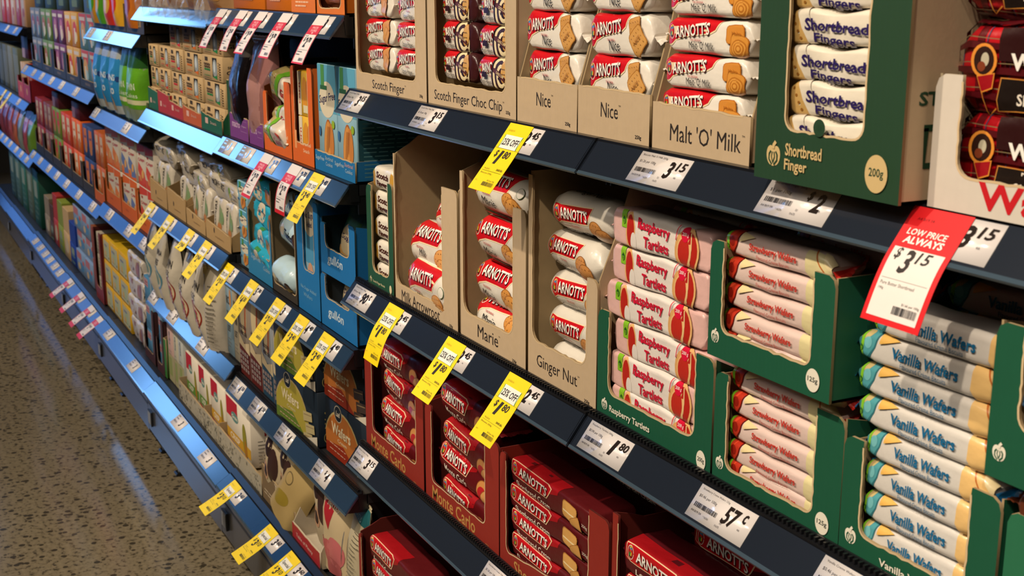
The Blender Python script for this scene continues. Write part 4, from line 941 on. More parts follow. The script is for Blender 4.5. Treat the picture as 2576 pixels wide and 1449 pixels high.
T2 = [(-2.325, '90', 'c', 'Scotch Finger 250g', 'priced 90c at the end of the middle shelf', '$0.36 per 100g'), (-2.151, '2', '45', 'Milk Arrowroot 250g', 'behind the yellow tag under the milk arrowroot', '$0.98 per 100g'), (-1.887, '2', '45', 'Marie 250g', 'behind the yellow tag under the round tea biscuits', '$0.98 per 100g'),
      (-1.656, '2', '45', 'Ginger Nut 250g', 'behind the yellow tag under the ginger biscuits', '$0.98 per 100g'), (-1.412, '1', '80', 'Raspberry Tartlets 200g', 'priced 1.80 under the raspberry tartlets', '$0.90 per 100g'), (-1.156, '57', 'c', 'Strawberry Creme Wafers 125g', 'priced 57c under the strawberry wafers', '$0.46 per 100g'), (-.938, '57', 'c', 'Vanilla Creme Wafers 125g', 'under the vanilla wafers, cut off by the picture edge', '$0.46 per 100g')]
for x, a, b, p, l, u in T2: ticket(x, Z2, l, a, b, p, u)
ticket(-2.338, Z3, 'at the end of the lower shelf beside the orange wafer boxes', '3', '15', 'Monte Carlo 250g', '$1.26 per 100g'); ticket(-1.735, Z3, 'on the lower shelf under the shortbread creams', '3', '15', 'Shortbread Cream 250g', '$1.26 per 100g')
for (x, z, l) in ((-1.655, Z1, 'on the upper shelf under the coconut biscuits'), (-2.150, Z2, 'under the milk arrowroot, next to the 90c ticket'), (-1.885, Z2, 'under the round tea biscuits'), (-1.658, Z2, 'under the ginger biscuits')):
    tag(x, z, -.070 if x > -2.1 else -.055, -.090 if x > -2.1 else -.1, 'y', '1', '80', 'yellow 25% off tag for $1.80 '+l, prod='Biscuits 250g')
tag(-.849, Z1, -.057, -.098, 'r', '3', '15', 'large red low price always tag for $3.15 under the tartan shortbread')
# bays beyond the cartons
for x, p, c, l in ((-3.263, '2', '70', 'first from the blue reflecting strip'), (-3.080, '3', '50', 'priced $3.50'), (-2.919, '2', '70', 'third, its end swung outward'), (-2.737, '2', '70', 'fourth, over the clear chocolate bags'), (-2.504, '2', '70', 'last before the kraft carton')):
    tag(x, AZ['A1'], -.060 if c == '70' else -.055, -.093, 'w', p, c, 'red and white dropped price tag on the top shelf, '+l, tw={'f': -.0, 'p': -.005, 't': -.018}.get(l[0], 0))
    ticket(x+.012, AZ['A1'], 'behind the dropped price tag '+l, '3', '', simple=True, tw=.095)
for x, l in ((-3.271, 'first on the strip under the purple trays'), (-3.103, 'second on the strip under the purple trays'), (-2.905, 'behind the tag under the first orange tray'), (-2.70, 'behind the tag under the second orange tray'), (-2.565, 'behind the yellow tag under the blue boxes')):
    ticket(x, AZ['A2'], l, '2' if x > -3 else '3', '70' if x < -2.6 and x > -3 else ('40' if x > -2.6 else ''), simple=True)
tag(-2.925, AZ['A2'], -.062, -.096, 'w', '2', '70', 'pink and white $2.70 tag under the first orange tray'); tag(-2.715, AZ['A2'], -.044, -.104, 'w', '2', '70', 'pink and white $2.70 tag under the second orange tray')
tag(-2.565, AZ['A2'], -.065, -.094, 'y', '3', '40', 'yellow 20% off tag for $3.40 under the sugar free boxes', off='20% OFF')
for x, p, c, o, l in ((-3.325, '2', '35', '20% OFF', 'for $2.35 nearest the silver bags'), (-3.101, '4', '30', 'Special', 'for $4.30 marked Special'), (-2.880, '2', '35', '20% OFF', 'for $2.35 under the dark roll tray'), (-2.704, '3', '40', '20% OFF', 'for $3.40 under the tall blue box'), (-2.535, '3', '40', '20% OFF', 'for $3.40 under the stacked blue trays')):
    tag(x, AZ['A3'], -.073, -.095, 'y', p, c, 'yellow tag '+l, off=o)
    ticket(x+.008, AZ['A3'], 'behind the yellow tag '+l, {'2': '3', '4': '5', '3': '4'}[p], {'2': '', '4': '30', '3': '40'}[p], simple=True)
for x, a, b, d, l in ((-3.30, '4', '50', False, 'priced 4.50, first along the wafer roll boxes'), (-3.109, '4', '50', False, 'priced 4.50, second along the wafer roll boxes'), (-2.878, '4', '', True, 'priced $4 under the yellow green wafer boxes'), (-2.606, '4', '', True, 'priced $4 under the orange wafer boxes')):
    ticket(x, AZ['A4'], l, a, b, 'Wafers 150g', '$2.67 per 100g', dollar=d)
for x, k, l in ((-4.296, 0, 'first along the rice cracker shelf'), (-4.024, 0, 'second along the rice cracker shelf'), (-3.759, 1, 'curled up and short, on the rice cracker shelf'), (-3.559, 0, 'last on the rice cracker shelf, marked Special')):
    tag(x, AZ['B3'], -.074 if not k else -.05, -.093 if not k else -.052, 'y', '2', '60', 'yellow tag '+l, off='Special', W=.078)
    ticket(x+.012, AZ['B3'], 'behind the yellow tag '+l, '3', '', simple=True)
for x, l in ((-4.386+.04, 'at its far end'), (-4.061, 'in the middle beneath the silver bags'), (-3.670, 'priced 3.70 near the bay end')):
    ticket(x, AZ['B4'], 'on the rice cake shelf, '+l, '3', '70', simple=True)
for x, z, l in ((-5.21, CZ['b'], 'first on the strip under the dark trays'), (-4.86, CZ['b'], 'second on the strip under the dark trays'), (-5.245, CZ['d'], 'at the far end under the snack bags'), (-4.63, CZ['d'], 'near the kraft boxes under the snack bags'),
                (-5.1, CZ['h'], 'first under the orange cracker trays'), (-4.72, CZ['h'], 'second under the orange cracker trays'), (-4.45, CZ['h'], 'last under the orange cracker trays')):
    ticket(x, z, l, '3', '', simple=True)
for i, x in enumerate((-7.40, -7.05, -6.75, -6.42, -6.1, -5.7)): ticket(x, 1.212, f'{ORD[i].replace("topmost", "first").replace(" from top", "")} along the strip under the tall crisp boxes', '3', '', simple=True)
for i, x in enumerate((-7.38, -7.1, -6.78, -6.5, -6.2, -5.85, -5.5)): ticket(x, .752, f'{ORD[i].replace("topmost", "first").replace(" from top", "")} along the strip under the red trays', '3', '', simple=True)
for i, x in enumerate((-8.1, -7.7)): ticket(x, 1.405, ['first', 'second'][i]+' on the far strip under the red packets', '3', '', simple=True)
for i, x in enumerate((-9.0, -8.75, -8.5, -8.2, -7.95, -7.7)): ticket(x, .688, f'{ORD[i].replace("topmost", "first").replace(" from top", "")} along the far strip under the pink packets', '3', '', simple=True)
for i, x in enumerate((-8.55, -8.3)):
    tag(x, 1.0, -.07, -.09, 'y', '2', '50', ['further', 'nearer'][i]+' small yellow tag on the strip of the far grey packets', off='Special', W=.09)
ticket(-7.85, 1.0, 'on the strip below the far grey packets', '3', '', simple=True)
dk = [(-7.3, .285), (-7.1, .285), (-6.92, .285), (-6.75, .285), (-6.58, .285), (-6.42, .285)]
for i, (x, z) in enumerate(dk): ticket(x, z, f'{ORD[i].replace("topmost", "first").replace(" from top", "")} of six on the bottom deck beyond the red edged tags', '3', '', deck=True, simple=True)
for i, (x, l) in enumerate(((-6.13, 'furthest along'), (-5.82, 'second from the far end'), (-5.55, 'third from the far end'), (-5.34, 'beside the yellow boxes'))):
    tag(x, .292 if x < -5.3 else .298, -.103, -.07, 'w', '2', '70', 'red edged tag hanging over the bottom deck, '+l, deck=True, W=.085)
    ticket(x+.02, .292 if x < -5.3 else .298, 'on the deck behind the red edged tag '+l, '3', '', deck=True, simple=True)
for x, z, l in ((-5.10, .298, 'below the white wrapped packs'), (-4.62, .298, 'below the blue boxes'), (-3.90, .306, 'priced 2.20 below the white boxes'), (-3.55, .306, 'priced 3 below the pebble print tray')):
    ticket(x, z, 'on the bottom deck '+l, '3', '', deck=True, simple=True)
for x, l in ((-3.255, 'nearest the far bay'), (-2.925, 'in the middle'), (-2.75, 'lowest in the picture')):
    ticket(x, .312, 'priced 3.60 beside the yellow Special tag '+l, '3', '60', deck=True, simple=True, tw=.125)
    tag(x, .312, -.103, -.060, 'y', '3', '10', 'yellow Special tag for $3.10 on the bottom deck, '+l, deck=True, off='Special')
# ---------------------------------------------------------------- bay beside the cartons: top shelf
def bx(key, x0, x1, z0, z1, y, D, col, label, art=None, sart=None, group=None, kind='box', name='cardboard_box', topc=None, cat='box', rot=0, tilt=0):
    W, H = x1-x0, z1-z0; k = (key, round(W, 2), round(H, 2), D)
    if k not in PROTO: PROTO[k] = box_thing(k, W, H, D, col, art, sart, kind, name, topc)()
    nm, me, parts = PROTO[k]
    # reuse the mesh at its own size, scaled by a hair where widths differ
    ow = round(W, 2) or W; PROTO.setdefault(('w',)+k, (W, H)); w0, h0 = PROTO[('w',)+k]
    return place(k, None, ((x0+x1)/2, y, z0), (0, R(tilt), R(rot)), label, cat, group, (W/w0, 1, H/h0))
def orange_front(A, W, H):
    A.rect(-W*.36, H*.25, -W*.05, H*.6, '#d98a5c'); A.text('Cheese', -W*.2, H*.5, W*.3, H*.1, '#eec7a8', .02); A.text('Snack', W*.14, H*.38, W*.24, H*.09, '#eec7a8', .02); lines(A, -W*.34, H*.2, W*.5, 2, .012, '#e0a07a', .004)
for i, (a, b) in enumerate(((-3.215, -2.945), (-2.93, -2.735))):
    bx('or', a, b, 1.5745, 1.74, .02, .2, '#d9731a', ['orange carton beside the bags of brown crackers on the top shelf', 'orange carton in the middle of the top shelf'][i], orange_front, group=None, kind='ink')
tray('torn orange carton with a clear wrapped pack on the top shelf', -2.725, -2.565, 1.5745, '#d9731a', .03, .02, .15, .02, .15, .15, ink='ink', seed=51, inside='#b5662a', art=lambda A, W: lines(A, .03, .02, W*.6, 2, .008, '#eec7a8', .003))
tray('orange tray of dark rolled wafer packs at the end of the top shelf', -2.555, -2.39, 1.5745, '#d9731a', .012, .012, .15, .02, .15, .15, ink='ink', seed=52, inside='#7d4420')
def d_brownroll(): return wrap('wafer_roll_pack', .13, .045, .045, '#7a3d22', Art().rect(-.03, -.012, .03, .012, '#8f5230'), e=2.3, seed=53)
for i in range(3): place('brownroll', d_brownroll, (-2.473, .022, 1.586+i*.046), (0, 0, 0), f'brown wafer roll pack, {["lowest", "middle", "upper"][i]} in the orange tray', 'snack', 'brown wafer roll packs')
place('clearp', lambda: wrap('snack_pack', .11, .05, .05, '#cfb79a', Art().ell(0, 0, .03, .02, '#b5622a'), e=3, seed=54), (-2.645, .022, 1.606), (R(10), 0, 0), 'pale wrapped pack in the torn orange carton', 'snack')
def crackers(A, W, H):
    for k in range(10): A.ell(0, H*.06+k*H*.085, W*.40, H*.035, ('#9a6534', '#c08a4c', '#84532a')[k % 3], PK.uniform(-4, 4), 24)
    A.rect(-W*.14, H*.32, W*.12, H*.5, '#cfc4ac')
for i, (x, l) in enumerate(((-4.10, 'at the far end of the top shelf'), (-3.86, 'second on the top shelf'), (-3.62, 'third on the top shelf, sagging over the strip'), (-3.38, 'beside the orange cartons'))):
    place('crk', pouch(.22, .24, .12, '#a87f56', crackers, name='cracker_bag', seed=55, topc='#b9b0a4', puff=.006), (x, .055, AZ['B1']+.006), (R(4), R(PK.uniform(-3, 3)), R(PK.uniform(-6, 6))), 'clear bag of brown seeded crackers, '+l, 'snack bag', 'clear bags of brown crackers')
    cf = MB(); V = []
    for a in range(9):
        for b in range(7): V.append((-.11+.22*a/8, -.075-.012*math.sin(a*2.1+i)*math.sin(b*1.7), -.02+.16*b/6+.008*math.sin(a*1.9+i*2)))
    cf.add(V, [(a*7+b, a*7+b+7, a*7+b+8, a*7+b+1) for a in range(8) for b in range(6)], clear_film())
    o = bpy.data.objects.new('film_skirt', cf.mesh('film_skirt')); COL.objects.link(o); o.parent = [p for p in COL.objects if p.name.startswith('cracker_bag')][-1]

# second shelf: purple trays, orange trays, sugar free boxes
def mac(A, W): A.text('macro', W*.34, .034, W*.42, .013, '#c9a8c8', .02); A.stroke([(W*.60, .022), (W*.93, .022), (W*.93, .048), (W*.60, .048), (W*.60, .022)], .001, '#a97fb0'); A.text('Organic', W*.77, .035, W*.26, .006, '#c9a8c8')
for i, (a, b) in enumerate(((-3.285, -3.115), (-3.105, -2.985))):
    tray(['purple tray of clear chocolate bags, beside the green boxes', 'narrower purple tray of clear bags, beside the orange trays'][i], a, b, AZ['A2']+.003, '#763a80', .062, 0, 0, 0, 0, .062, art=mac, ink='ink', seed=56+i, slope=-.006)
def choc_bag(A, W, H): A.poly([(-W*.4, H*.35), (-W*.1, H*.62), (W*.3, H*.3), (0, H*.12)], '#5a2618'); A.rect(W*.1, H*.1, W*.5, H*.8, '#2a2224'); A.poly([(-W*.5, 0), (-W*.2, 0), (-W*.3, H*.5), (-W*.5, H*.7)], '#a9a49c')
place('chb', pouch(.17, .255, .09, '#77706c', choc_bag, name='chocolate_bag', seed=58, topc='#c9c4be', puff=.007, kind='foil'), (-3.20, .055, AZ['A2']+.008), (R(3), 0, 0), 'tall grey clear bag of chocolate in the first purple tray', 'snack bag', 'clear bags in the purple trays')
place('chb2', pouch(.17, .245, .09, '#8c5f5c', lambda A, W, H: A.poly([(-W*.4, H*.1), (W*.2, H*.1), (W*.3, H*.6), (-W*.3, H*.75)], '#a37772'), name='chocolate_bag', seed=59, topc='#c9b4ae', puff=.007, kind='film'), (-3.045, .055, AZ['A2']+.008), (R(2), 0, R(5)), 'pink tinted clear bag in the second purple tray', 'snack bag', 'clear bags in the purple trays')
place('chb3', pouch(.2, .22, .05, '#5a2224', None, name='chocolate_bag', seed=60, topc='#8a5a56', puff=.007), (-2.87, .355, AZ['A2']+.003), (0, 0, 0), 'dark red bag standing behind the rice cake packs', 'snack bag')
def ot(A, W): A.text('Caramel', W*.62, .045, W*.5, .008, '#efc9a6', .01); A.text('Snack', W*.66, .03, W*.3, .008, '#efc9a6', .01); A.rect(W*.12, .03, W*.22, .07, '#e59a62')
tray('orange tray of seeded rice cake packs', -2.975, -2.762, AZ['A2']+.003, '#d9651a', .05, .028, .14, .045, .17, .17, art=ot, ink='ink', seed=61, inside='#7a3a14', hsf=.15)
tray('narrower orange tray of yellow corn snack packs', -2.755, -2.608, AZ['A2']+.003, '#d9651a', .045, .022, .21, .03, .21, .21, art=ot, ink='ink', seed=62, inside='#7a3a14')
def d_ricecake():
    L, H = .14, .068; A = Art(); A.poly([(-L*.5, H), (-L*.1, H), (-L*.2, -H), (-L*.5, -H)], '#b9a468')
    for i in range(8): A.ell(-L*.42+(i % 3)*L*.1, H*(.3-.28*(i//3)), .002, .002, '#4a3a2a', 0, 6)
    A.poly([(-L*.14, H), (-L*.02, H), (-L*.12, -H), (-L*.24, -H)], '#6fae2e'); A.text('Good', L*.18, H*.02, L*.34, H*.28, '#a82a2a', .03); A.rect(L*.3, H*.2, L*.42, H*.4, '#cf4a3a')
    return wrap('rice_cake_pack', L, H, .06, '#d9cdbd', A, e=3.5, tl=.02, seed=63, puff=.003)
for i, (z, r) in enumerate(((1.362, (8, 22, 6)), (1.293, (0, -2, 0)), (1.252, (30, 4, 0)))):
    place('ricecake', d_ricecake, (-2.872, .024, z), tuple(R(a) for a in r), f'seeded rice cake pack, {ORD[i]} in the orange tray', 'snack', 'seeded rice cake packs')
def corn(A, W, H): A.ell(0, H*.5, W*.2, H*.38, '#d9932a').ell(W*.24, H*.62, W*.15, H*.2, '#cf7a1e'); A.rect(-W*.5, 0, -W*.24, H, '#ddd2bd'); A.text('corn', -W*.36, H*.5, W*.5, H*.1, '#b5402a', .02, 0, 90); A.rect(-W*.1, H*.08, W*.4, H*.25, '#d9cda6')
for i, z in enumerate((1.352, 1.254)): bx('corn', -2.728, -2.636, z, z+.097, .022, .05, '#e0b02e', f'yellow corn snack pack, {["upper", "lower"][i]} in the narrow orange tray', corn, group='yellow corn snack packs', cat='snack')
def sugar(A, W, H):
    A.rect(-W*.5, H*.55, W*.5, H, '#5aa0bd'); A.ell(0, H*.67, W*.42, H*.17, '#d8cdb4', 0, 28); A.text('Sugar Free', W*.02, H*.68, W*.88, H*.1, '#27204a', .02, .1, 8); A.rect(-W*.3, H*.8, -W*.12, H, '#4a8a46'); A.rect(-W*.34, H*.76, W*.02, H*.8, '#2f5f3a')
    A.ell(W*.0, H*.27, W*.2, H*.22, '#a8602a', -8, 26).ell(W*.0, H*.27, W*.18, H*.20, '#cf8f45', -8, 26).ell(W*.2, H*.3, W*.13, H*.16, '#c07a38', 8, 20)
    for k in range(5): A.stroke([(-W*.12+k*W*.05, H*.1+k*H*.03), (W*.0+k*W*.04, H*.42-k*.0)], W*.012, '#a8602a')
    A.ell(W*.33, H*.45, W*.08, H*.04, '#8fae2a'); A.ell(-W*.4, H*.36, W*.06, H*.05, '#3a6a9c')
bt = '#1f6fa8'
tray('low blue tray under two pale blue sugar free boxes', -2.600, -2.358, AZ['A2']+.003, bt, .042, 0, 0, 0, 0, .042, ink='ink', seed=64, art=lambda A, W: (A.text('SugarFree', W*.13, .026, W*.22, .011, '#a9c4d6', .01), A.text('Shortbread', W*.37, .031, W*.2, .008, '#a9c4d6'), A.text('Cookies', W*.37, .019, W*.17, .008, '#a9c4d6'), A.text('SugarFree', W*.63, .026, W*.22, .011, '#a9c4d6', .01), A.text('Shortbread', W*.86, .031, W*.2, .008, '#c9a4a6'), A.text('Cookies', W*.86, .019, W*.17, .008, '#a9c4d6')), slope=-.002)
def sside(A, D, H): A.rect(.003, .0, D-.003, H, '#1f4f5c'); lines(A, .01, H*.8, D*.8, 22, .008, '#5a8a92', .002)
for i, (a, b) in enumerate(((-2.592, -2.478), (-2.474, -2.364))): bx('sugar', a, b, 1.253, 1.472, .022, .22, '#8fb9cc', ['pale blue sugar free biscuit box beside the orange tray', 'pale blue sugar free biscuit box at the shelf end'][i], sugar, sside, topc='#2f5f6c')

# third shelf: blue trays
for i, z in enumerate((1.062, .985, .910)): bx('sug2', -3.265, -3.178, z, z+.074, .02, .1, '#8ab8cc', f'small pale blue sugar free box, {ORD[i]} beside the teal packs', sugar, group='small pale blue boxes')
tray('blue tray of teal choc chip cookie packs', -3.172, -2.962, .909, '#2f7fae', .072, .012, .17, .012, .17, .26, ink='ink', seed=71, slope=-.01, art=lambda A, W: (A.text('SugarFree', W*.34, .048, W*.4, .016, '#a9c4d6', .0), A.text('Choc Chip', W*.76, .05, W*.3, .01, '#a9c4d6'), A.text('Cookies', W*.78, .036, W*.26, .01, '#a9c4d6')), inside='#8a7350')
def d_teal():
    L, H = .165, .062; A = Art(); A.ell(-L*.12, -H*.02, L*.17, H*.42, '#d2c6ae'); A.text('SugarFree', -L*.12, 0, L*.32, H*.24, '#27204a', .02, .1, 3); A.ell(L*.25, -H*.1, L*.12, H*.36, '#9a6434').ell(L*.3, -H*.2, L*.1, H*.3, '#b57a42'); A.rect(-L*.2, H*.4, -L*.02, H*.55, '#3f8a46')
    return wrap('cookie_pack', L, H, .06, '#2aa0bf', A, e=4, seed=72, puff=.004)
for i, (z, r) in enumerate(((1.10, (0, 8, 6)), (1.042, (-10, 14, 3)), (.974, (0, 6, 0)), (.925, (16, 10, 2)))): place('teal', d_teal, (-3.07, .024, z), tuple(R(a) for a in r), f'teal sugar free cookie pack, {ORD[i]} in its blue tray', 'biscuits', 'teal cookie packs')
tray('brown tray of dark and white sandwich cookie rolls', -2.955, -2.765, .909, '#3a342c', .02, .006, .26, .006, .26, .26, ink='card', seed=73, inside='#6a5a42')
def d_twins():
    L, H = .155, .072; A = Art(); A.rect(-L*.5, -H*.9, L*.5, -H*.25, '#1f2c38'); A.ell(-L*.24, H*.08, L*.1, H*.2, '#d2c6ae'); A.text('Twins', L*.05, H*.02, L*.36, H*.28, '#16181f', .03, .1, -3); A.ell(L*.34, -H*.05, L*.11, H*.28, '#2a1f1c').ell(L*.36, -H*.05, L*.08, H*.2, '#4a3830')
    return wrap('cookie_roll', L, H, .07, '#b9d3dc', A, e=2.2, tl=.026, zk=.3, yk=.5, seed=74)
for i, (z, r) in enumerate(((1.092, (-20, 4, 2)), (1.022, (0, 6, 0)), (.955, (-60, 4, 0)), (.912, (30, 3, 0)))): place('twins', d_twins, (-2.86, .022, z), tuple(R(a) for a in r), f'white and black cookie roll, {ORD[i]} in the brown tray', 'biscuits', 'white and black cookie rolls')
tray('tall bright blue tray holding an upright wafer box', -2.755, -2.602, .909, '#1f74b4', .10, .045, .262, .030, .262, .262, ink='ink', seed=75, inside='#2a6f9c', art=lambda A, W: (A.text('No Sugar Added', W*.48, .055, W*.7, .010, '#7fb2d4', .01), A.text('Wafers', W*.45, .040, W*.4, .009, '#7fb2d4')))
def nosug(A, W, H): A.rect(-W*.5, H*.35, W*.5, H, '#4f95bf'); A.ell(0, H*.72, W*.44, H*.14, '#d2c6ae'); A.text('No Sugar', 0, H*.75, W*.76, H*.07, '#27204a', .02, .1, 5); A.text('Added', 0, H*.68, W*.4, H*.05, '#27204a', .02, .1, 5); A.ell(0, H*.2, W*.26, H*.16, '#cf9a7a'); A.rect(-W*.2, H*.0, W*.2, H*.16, '#c58a68')
bx('nosug', -2.725, -2.63, .93, 1.20, .02, .06, '#9cc3d6', 'tall pale blue no sugar added box in the bright blue tray', nosug)
gl = lambda A, W: A.text('gullón', W*.42, .034, W*.44, .026, '#c3d6e4', .02, .1)
tray('lower bright blue tray with a teal bag, beside the 90c ticket', -2.594, -2.372, .909, '#1c6fb0', .066, .03, .115, .04, .115, .115, ink='ink', seed=76, art=gl, inside='#54606a', dep=.26)
tray('upper bright blue tray with a dark teal bag, stacked on the lower one', -2.585, -2.372, 1.028, '#1c6fb0', .060, .03, .11, .035, .13, .12, ink='ink', seed=77, art=gl, inside='#2a4450', dep=.26)
def gb(A, W, H): A.rect(-W*.5, 0, W*.5, H*.34, '#c99a5c'); A.ell(0, H*.5, W*.32, H*.26, '#bfae8c'); A.text('Sugar', W*.02, H*.52, W*.6, H*.12, '#27204a', .02, .15, 5); A.rect(-W*.3, H*.72, W*.25, H*.84, '#2f6a3a')
for i, (z, l) in enumerate(((.93, 'in the lower bright blue tray'), (1.05, 'in the upper bright blue tray'))): place(('gb', i), pouch(.15, .125, .06, ('#1f93a8', '#1d5560')[i], gb, name='cookie_bag', seed=78+i), (-2.478, .06, z), (R(-4), R(6), 0), 'teal sugar free cookie bag '+l, 'biscuits')

# fourth shelf: wafer roll boxes and wafer boxes
def wr(c):
    def f(A, W, H):
        A.rect(-W*.5, 0, W*.5, H*.38, c); A.ell(0, H*.72, W*.3, H*.25, '#cdbb94', 0, 24); A.stroke([(W*.25, H*.9), (W*.12, H*.5)], W*.12, '#a8502a'); A.text('chocolate', -W*.08, H*.56, W*.6, H*.06, '#3a2a24', .02); A.text('wafer rolls', -W*.05, H*.49, W*.62, H*.06, '#3a2a24', .02); A.poly([(-W*.5, H*.34), (W*.5, H*.28), (W*.5, H*.42), (0, H*.37), (-W*.5, H*.46)], '#cdb995')
        for r in range(4):
            for k in range(4): A.rect(-W*.4+k*W*.21, H*(.06+.06*r), -W*.25+k*W*.21, H*(.10+.06*r), '#8a7a78')
    return f
for i, (a, b, c, b0, l) in enumerate(((-3.325, -3.222, '#5c1f1c', '#8f8377', 'brown red wafer roll box, first beside the silver bags'), (-3.218, -3.112, '#5c1f1c', '#9c9082', 'brown red wafer roll box, second along'), (-3.108, -3.012, '#27455c', '#8f949a', 'blue grey wafer roll box beside the red ones'), (-3.008, -2.945, '#27455c', '#9ca0a6', 'blue grey wafer roll box beside the wafer boxes'))):
    bx('wr%d' % (i//2), a, b, .5955, .845, .02, .07, b0, l, wr(c))
def wf(c1, c2):
    def f(A, W, H):
        A.ell(-W*.12, H*.1, W*.42, H*.8, '#b5a06a', 0, 30); A.ell(-W*.12, H*.08, W*.41, H*.78, c1, 0, 30); A.poly([(-W*.5, 0), (W*.2, 0), (-W*.1, H*.3), (-W*.5, H*.2)], c2)
        A.ell(-W*.2, H*.84, W*.085, H*.15, '#c9c0a8', 0, 20).ell(-W*.2, H*.84, W*.078, H*.135, '#16202c', 0, 20); A.text('Lad', -W*.2, H*.84, W*.09, H*.1, '#d9d0bc', .03, .2)
        A.text('Wafers', -W*.14, H*.54, W*.42, H*.2, '#e0d2b0', .02); A.text('Cream', -W*.12, H*.36, W*.2, H*.06, '#e0d2b0'); lines(A, -W*.4, H*.22, W*.5, 2, H*.1, '#d0a890', .002)
        d = '#3a2c24' if c2 != '#5f7a2a' else '#b5a678'
        for k in range(3): x, y = W*(.26+.05*(k % 2)), H*(.5-.2*k); A.poly([(x-W*.08, y), (x+W*.12, y+H*.06), (x+W*.13, y-H*.1), (x-W*.07, y-H*.18)], d); A.stroke([(x-W*.06, y-H*.05), (x+W*.11, y+H*.0)], H*.015, '#8a7454')
        A.poly([(W*.2, 0), (W*.5, 0), (W*.5, H*.2)], '#cfc6b4')
    return f
def wside(A, D, H): A.text('Wafers', D*.22, H*.58, H*.5, D*.17, '#b9a468', .02, 0, 90); A.ell(D*.2, H*.16, D*.09, H*.10, '#b9a468').ell(D*.2, H*.16, D*.078, H*.085, '#101318')
for i, (z, l) in enumerate(((.595, 'lower'), (.729, 'upper'))):
    bx('wfg', -2.935, -2.658, z, z+.132, .010, .12, '#1d2a38', l+' black wafer box with yellow green picture', wf('#a89a3c', '#5f7a2a'), wside, rot=3)
    bx('wfo', -2.640, -2.375, z-.0, z+.130, .034, .12, '#1a2430', l+' black wafer box with orange picture and dark wafers', wf('#b0682c', '#8c2a14'), wside, rot=2)

# ---------------------------------------------------------------- second bay: kraft window boxes
def kb(c):
    def f(A, W, H):
        A.rect(W*.02, H*.16, W*.24, H*.92, '#231d1a'); A.ell(W*.14, H*.5, W*.11, H*.36, '#8f979c', 0, 22).ell(W*.12, H*.56, W*.04, H*.22, '#c9d3da'); A.poly([(W*.02, H*.16), (W*.24, H*.08), (W*.24, H*.24)], c)
        A.rect(-W*.34, H*.76, -W*.2, H*.92, '#3a3028')
        for r in range(3):
            for k in range(3): A.rect(-W*.38+k*W*.1, H*(.38+.11*r), -W*.30+k*W*.1, H*(.46+.11*r), '#5a4634' if r else c)
        A.text('crackers', -W*.22, H*.2, W*.3, H*.07, c, .01); lines(A, -W*.4, H*.1, W*.4, 1, .01, '#8a7454', .002)
        for r in range(7): A.rect(W*.34, H*(.12+.1*r), W*.42, H*(.17+.1*r), '#8a7454')
    return f
def kside(A, D, H): A.rect(D*.3, H*.72, D*.5, H*.84, '#2a2420'); A.text('SEEDED', D*.25, H*.58, D*.3, H*.1, '#3a3028', .03); A.text('GLUTEN', D*.35, H*.38, D*.55, H*.16, '#3a3028', .03); lines(A, D*.2, H*.22, D*.5, 2, H*.08, '#7d6a4c', .0015)
cols = [(-4.285, -4.150, '#2a6a3c', 0, 3), (-4.140, -3.992, '#b8322c', 0, 3), (-3.985, -3.808, '#c01c34', 1, 4), (-3.800, -3.588, '#c8641e', 1, 4), (-3.580, -3.365, '#1f7a40', 1, 4)]
kn = ['green cornered', 'red cornered', 'pink cornered', 'orange cornered', 'bright green cornered']
for ci, (a, b, c, deep, n) in enumerate(cols):
    for r in range(n):
        z = 1.2415+.0685*r
        bx(('kb', ci), a, b, z, z+.0675, .022+(.004 if (r+ci) % 2 else 0), .14, '#b99c72', f'{kn[ci]} kraft window box, {ORD[n-1-r]} of its stack', kb(c), kside, group='kraft cracker boxes with a window', kind='card', name='window_box', topc='#ab8f66')
    tc = ['#1f5a3c', '#a82a22', '#a82a22', '#b8561c', '#1f5a3c'][ci]
    tray(f'low tray under the {kn[ci]} kraft boxes', a-.003, b+.003, 1.2395, tc, .048 if deep else .07, 0, 0, 0, 0, .12 if ci == 4 else .06, y0=.012, ink='ink', seed=80+ci, slope=-.01, dep=.2, inside='#8c7450', art=lambda A, W: (A.rect(W*.2, .02, W*.34, .036, '#cfa89c'), A.text('Snack', W*.6, .026, W*.3, .008, '#c9a89c')))
tray('dark green tall sided tray at the end of the kraft window boxes', -3.362, -3.33, 1.2395, '#1d4a30', .15, 0, 0, 0, 0, .2, ink='ink', seed=86, y0=.03, dep=.3, sart=lambda A: A.text('Seeded', .07, .1, .06, .02, '#c9b98c', .0))

# rice cracker shelf
def bag_art(t1, t2):
    def f(A, W, H):
        A.text(t1, -W*.05, H*.70, W*.7, H*.10, '#2a2624', .03); A.text(t2, -W*.02, H*.58, W*.5, H*.07, '#3a3634', .02)
        A.ell(W*.05, H*.36, W*.34, H*.17, '#8a2f20', 0, 26).ell(W*.05, H*.36, W*.30, H*.145, '#cdbb9a', 0, 26).ell(W*.05, H*.37, W*.22, H*.10, '#a32620').ell(W*.05, H*.36, W*.12, H*.05, '#7d8a2c'); A.ell(W*.2, H*.14, W*.05, H*.02, '#2a2a2a')
    return f
def green_bag(A, W, H): A.text('QUINOA', 0, H*.74, W*.7, H*.08, '#2a2624', .03); A.text('CAKES', 0, H*.63, W*.5, H*.07, '#3a3634', .02); A.ell(0, H*.42, W*.36, H*.16, '#5a8a9c', 0, 26).ell(0, H*.42, W*.3, H*.13, '#cfc6a0', 0, 26).ell(0, H*.42, W*.22, H*.10, '#6f8a2a')
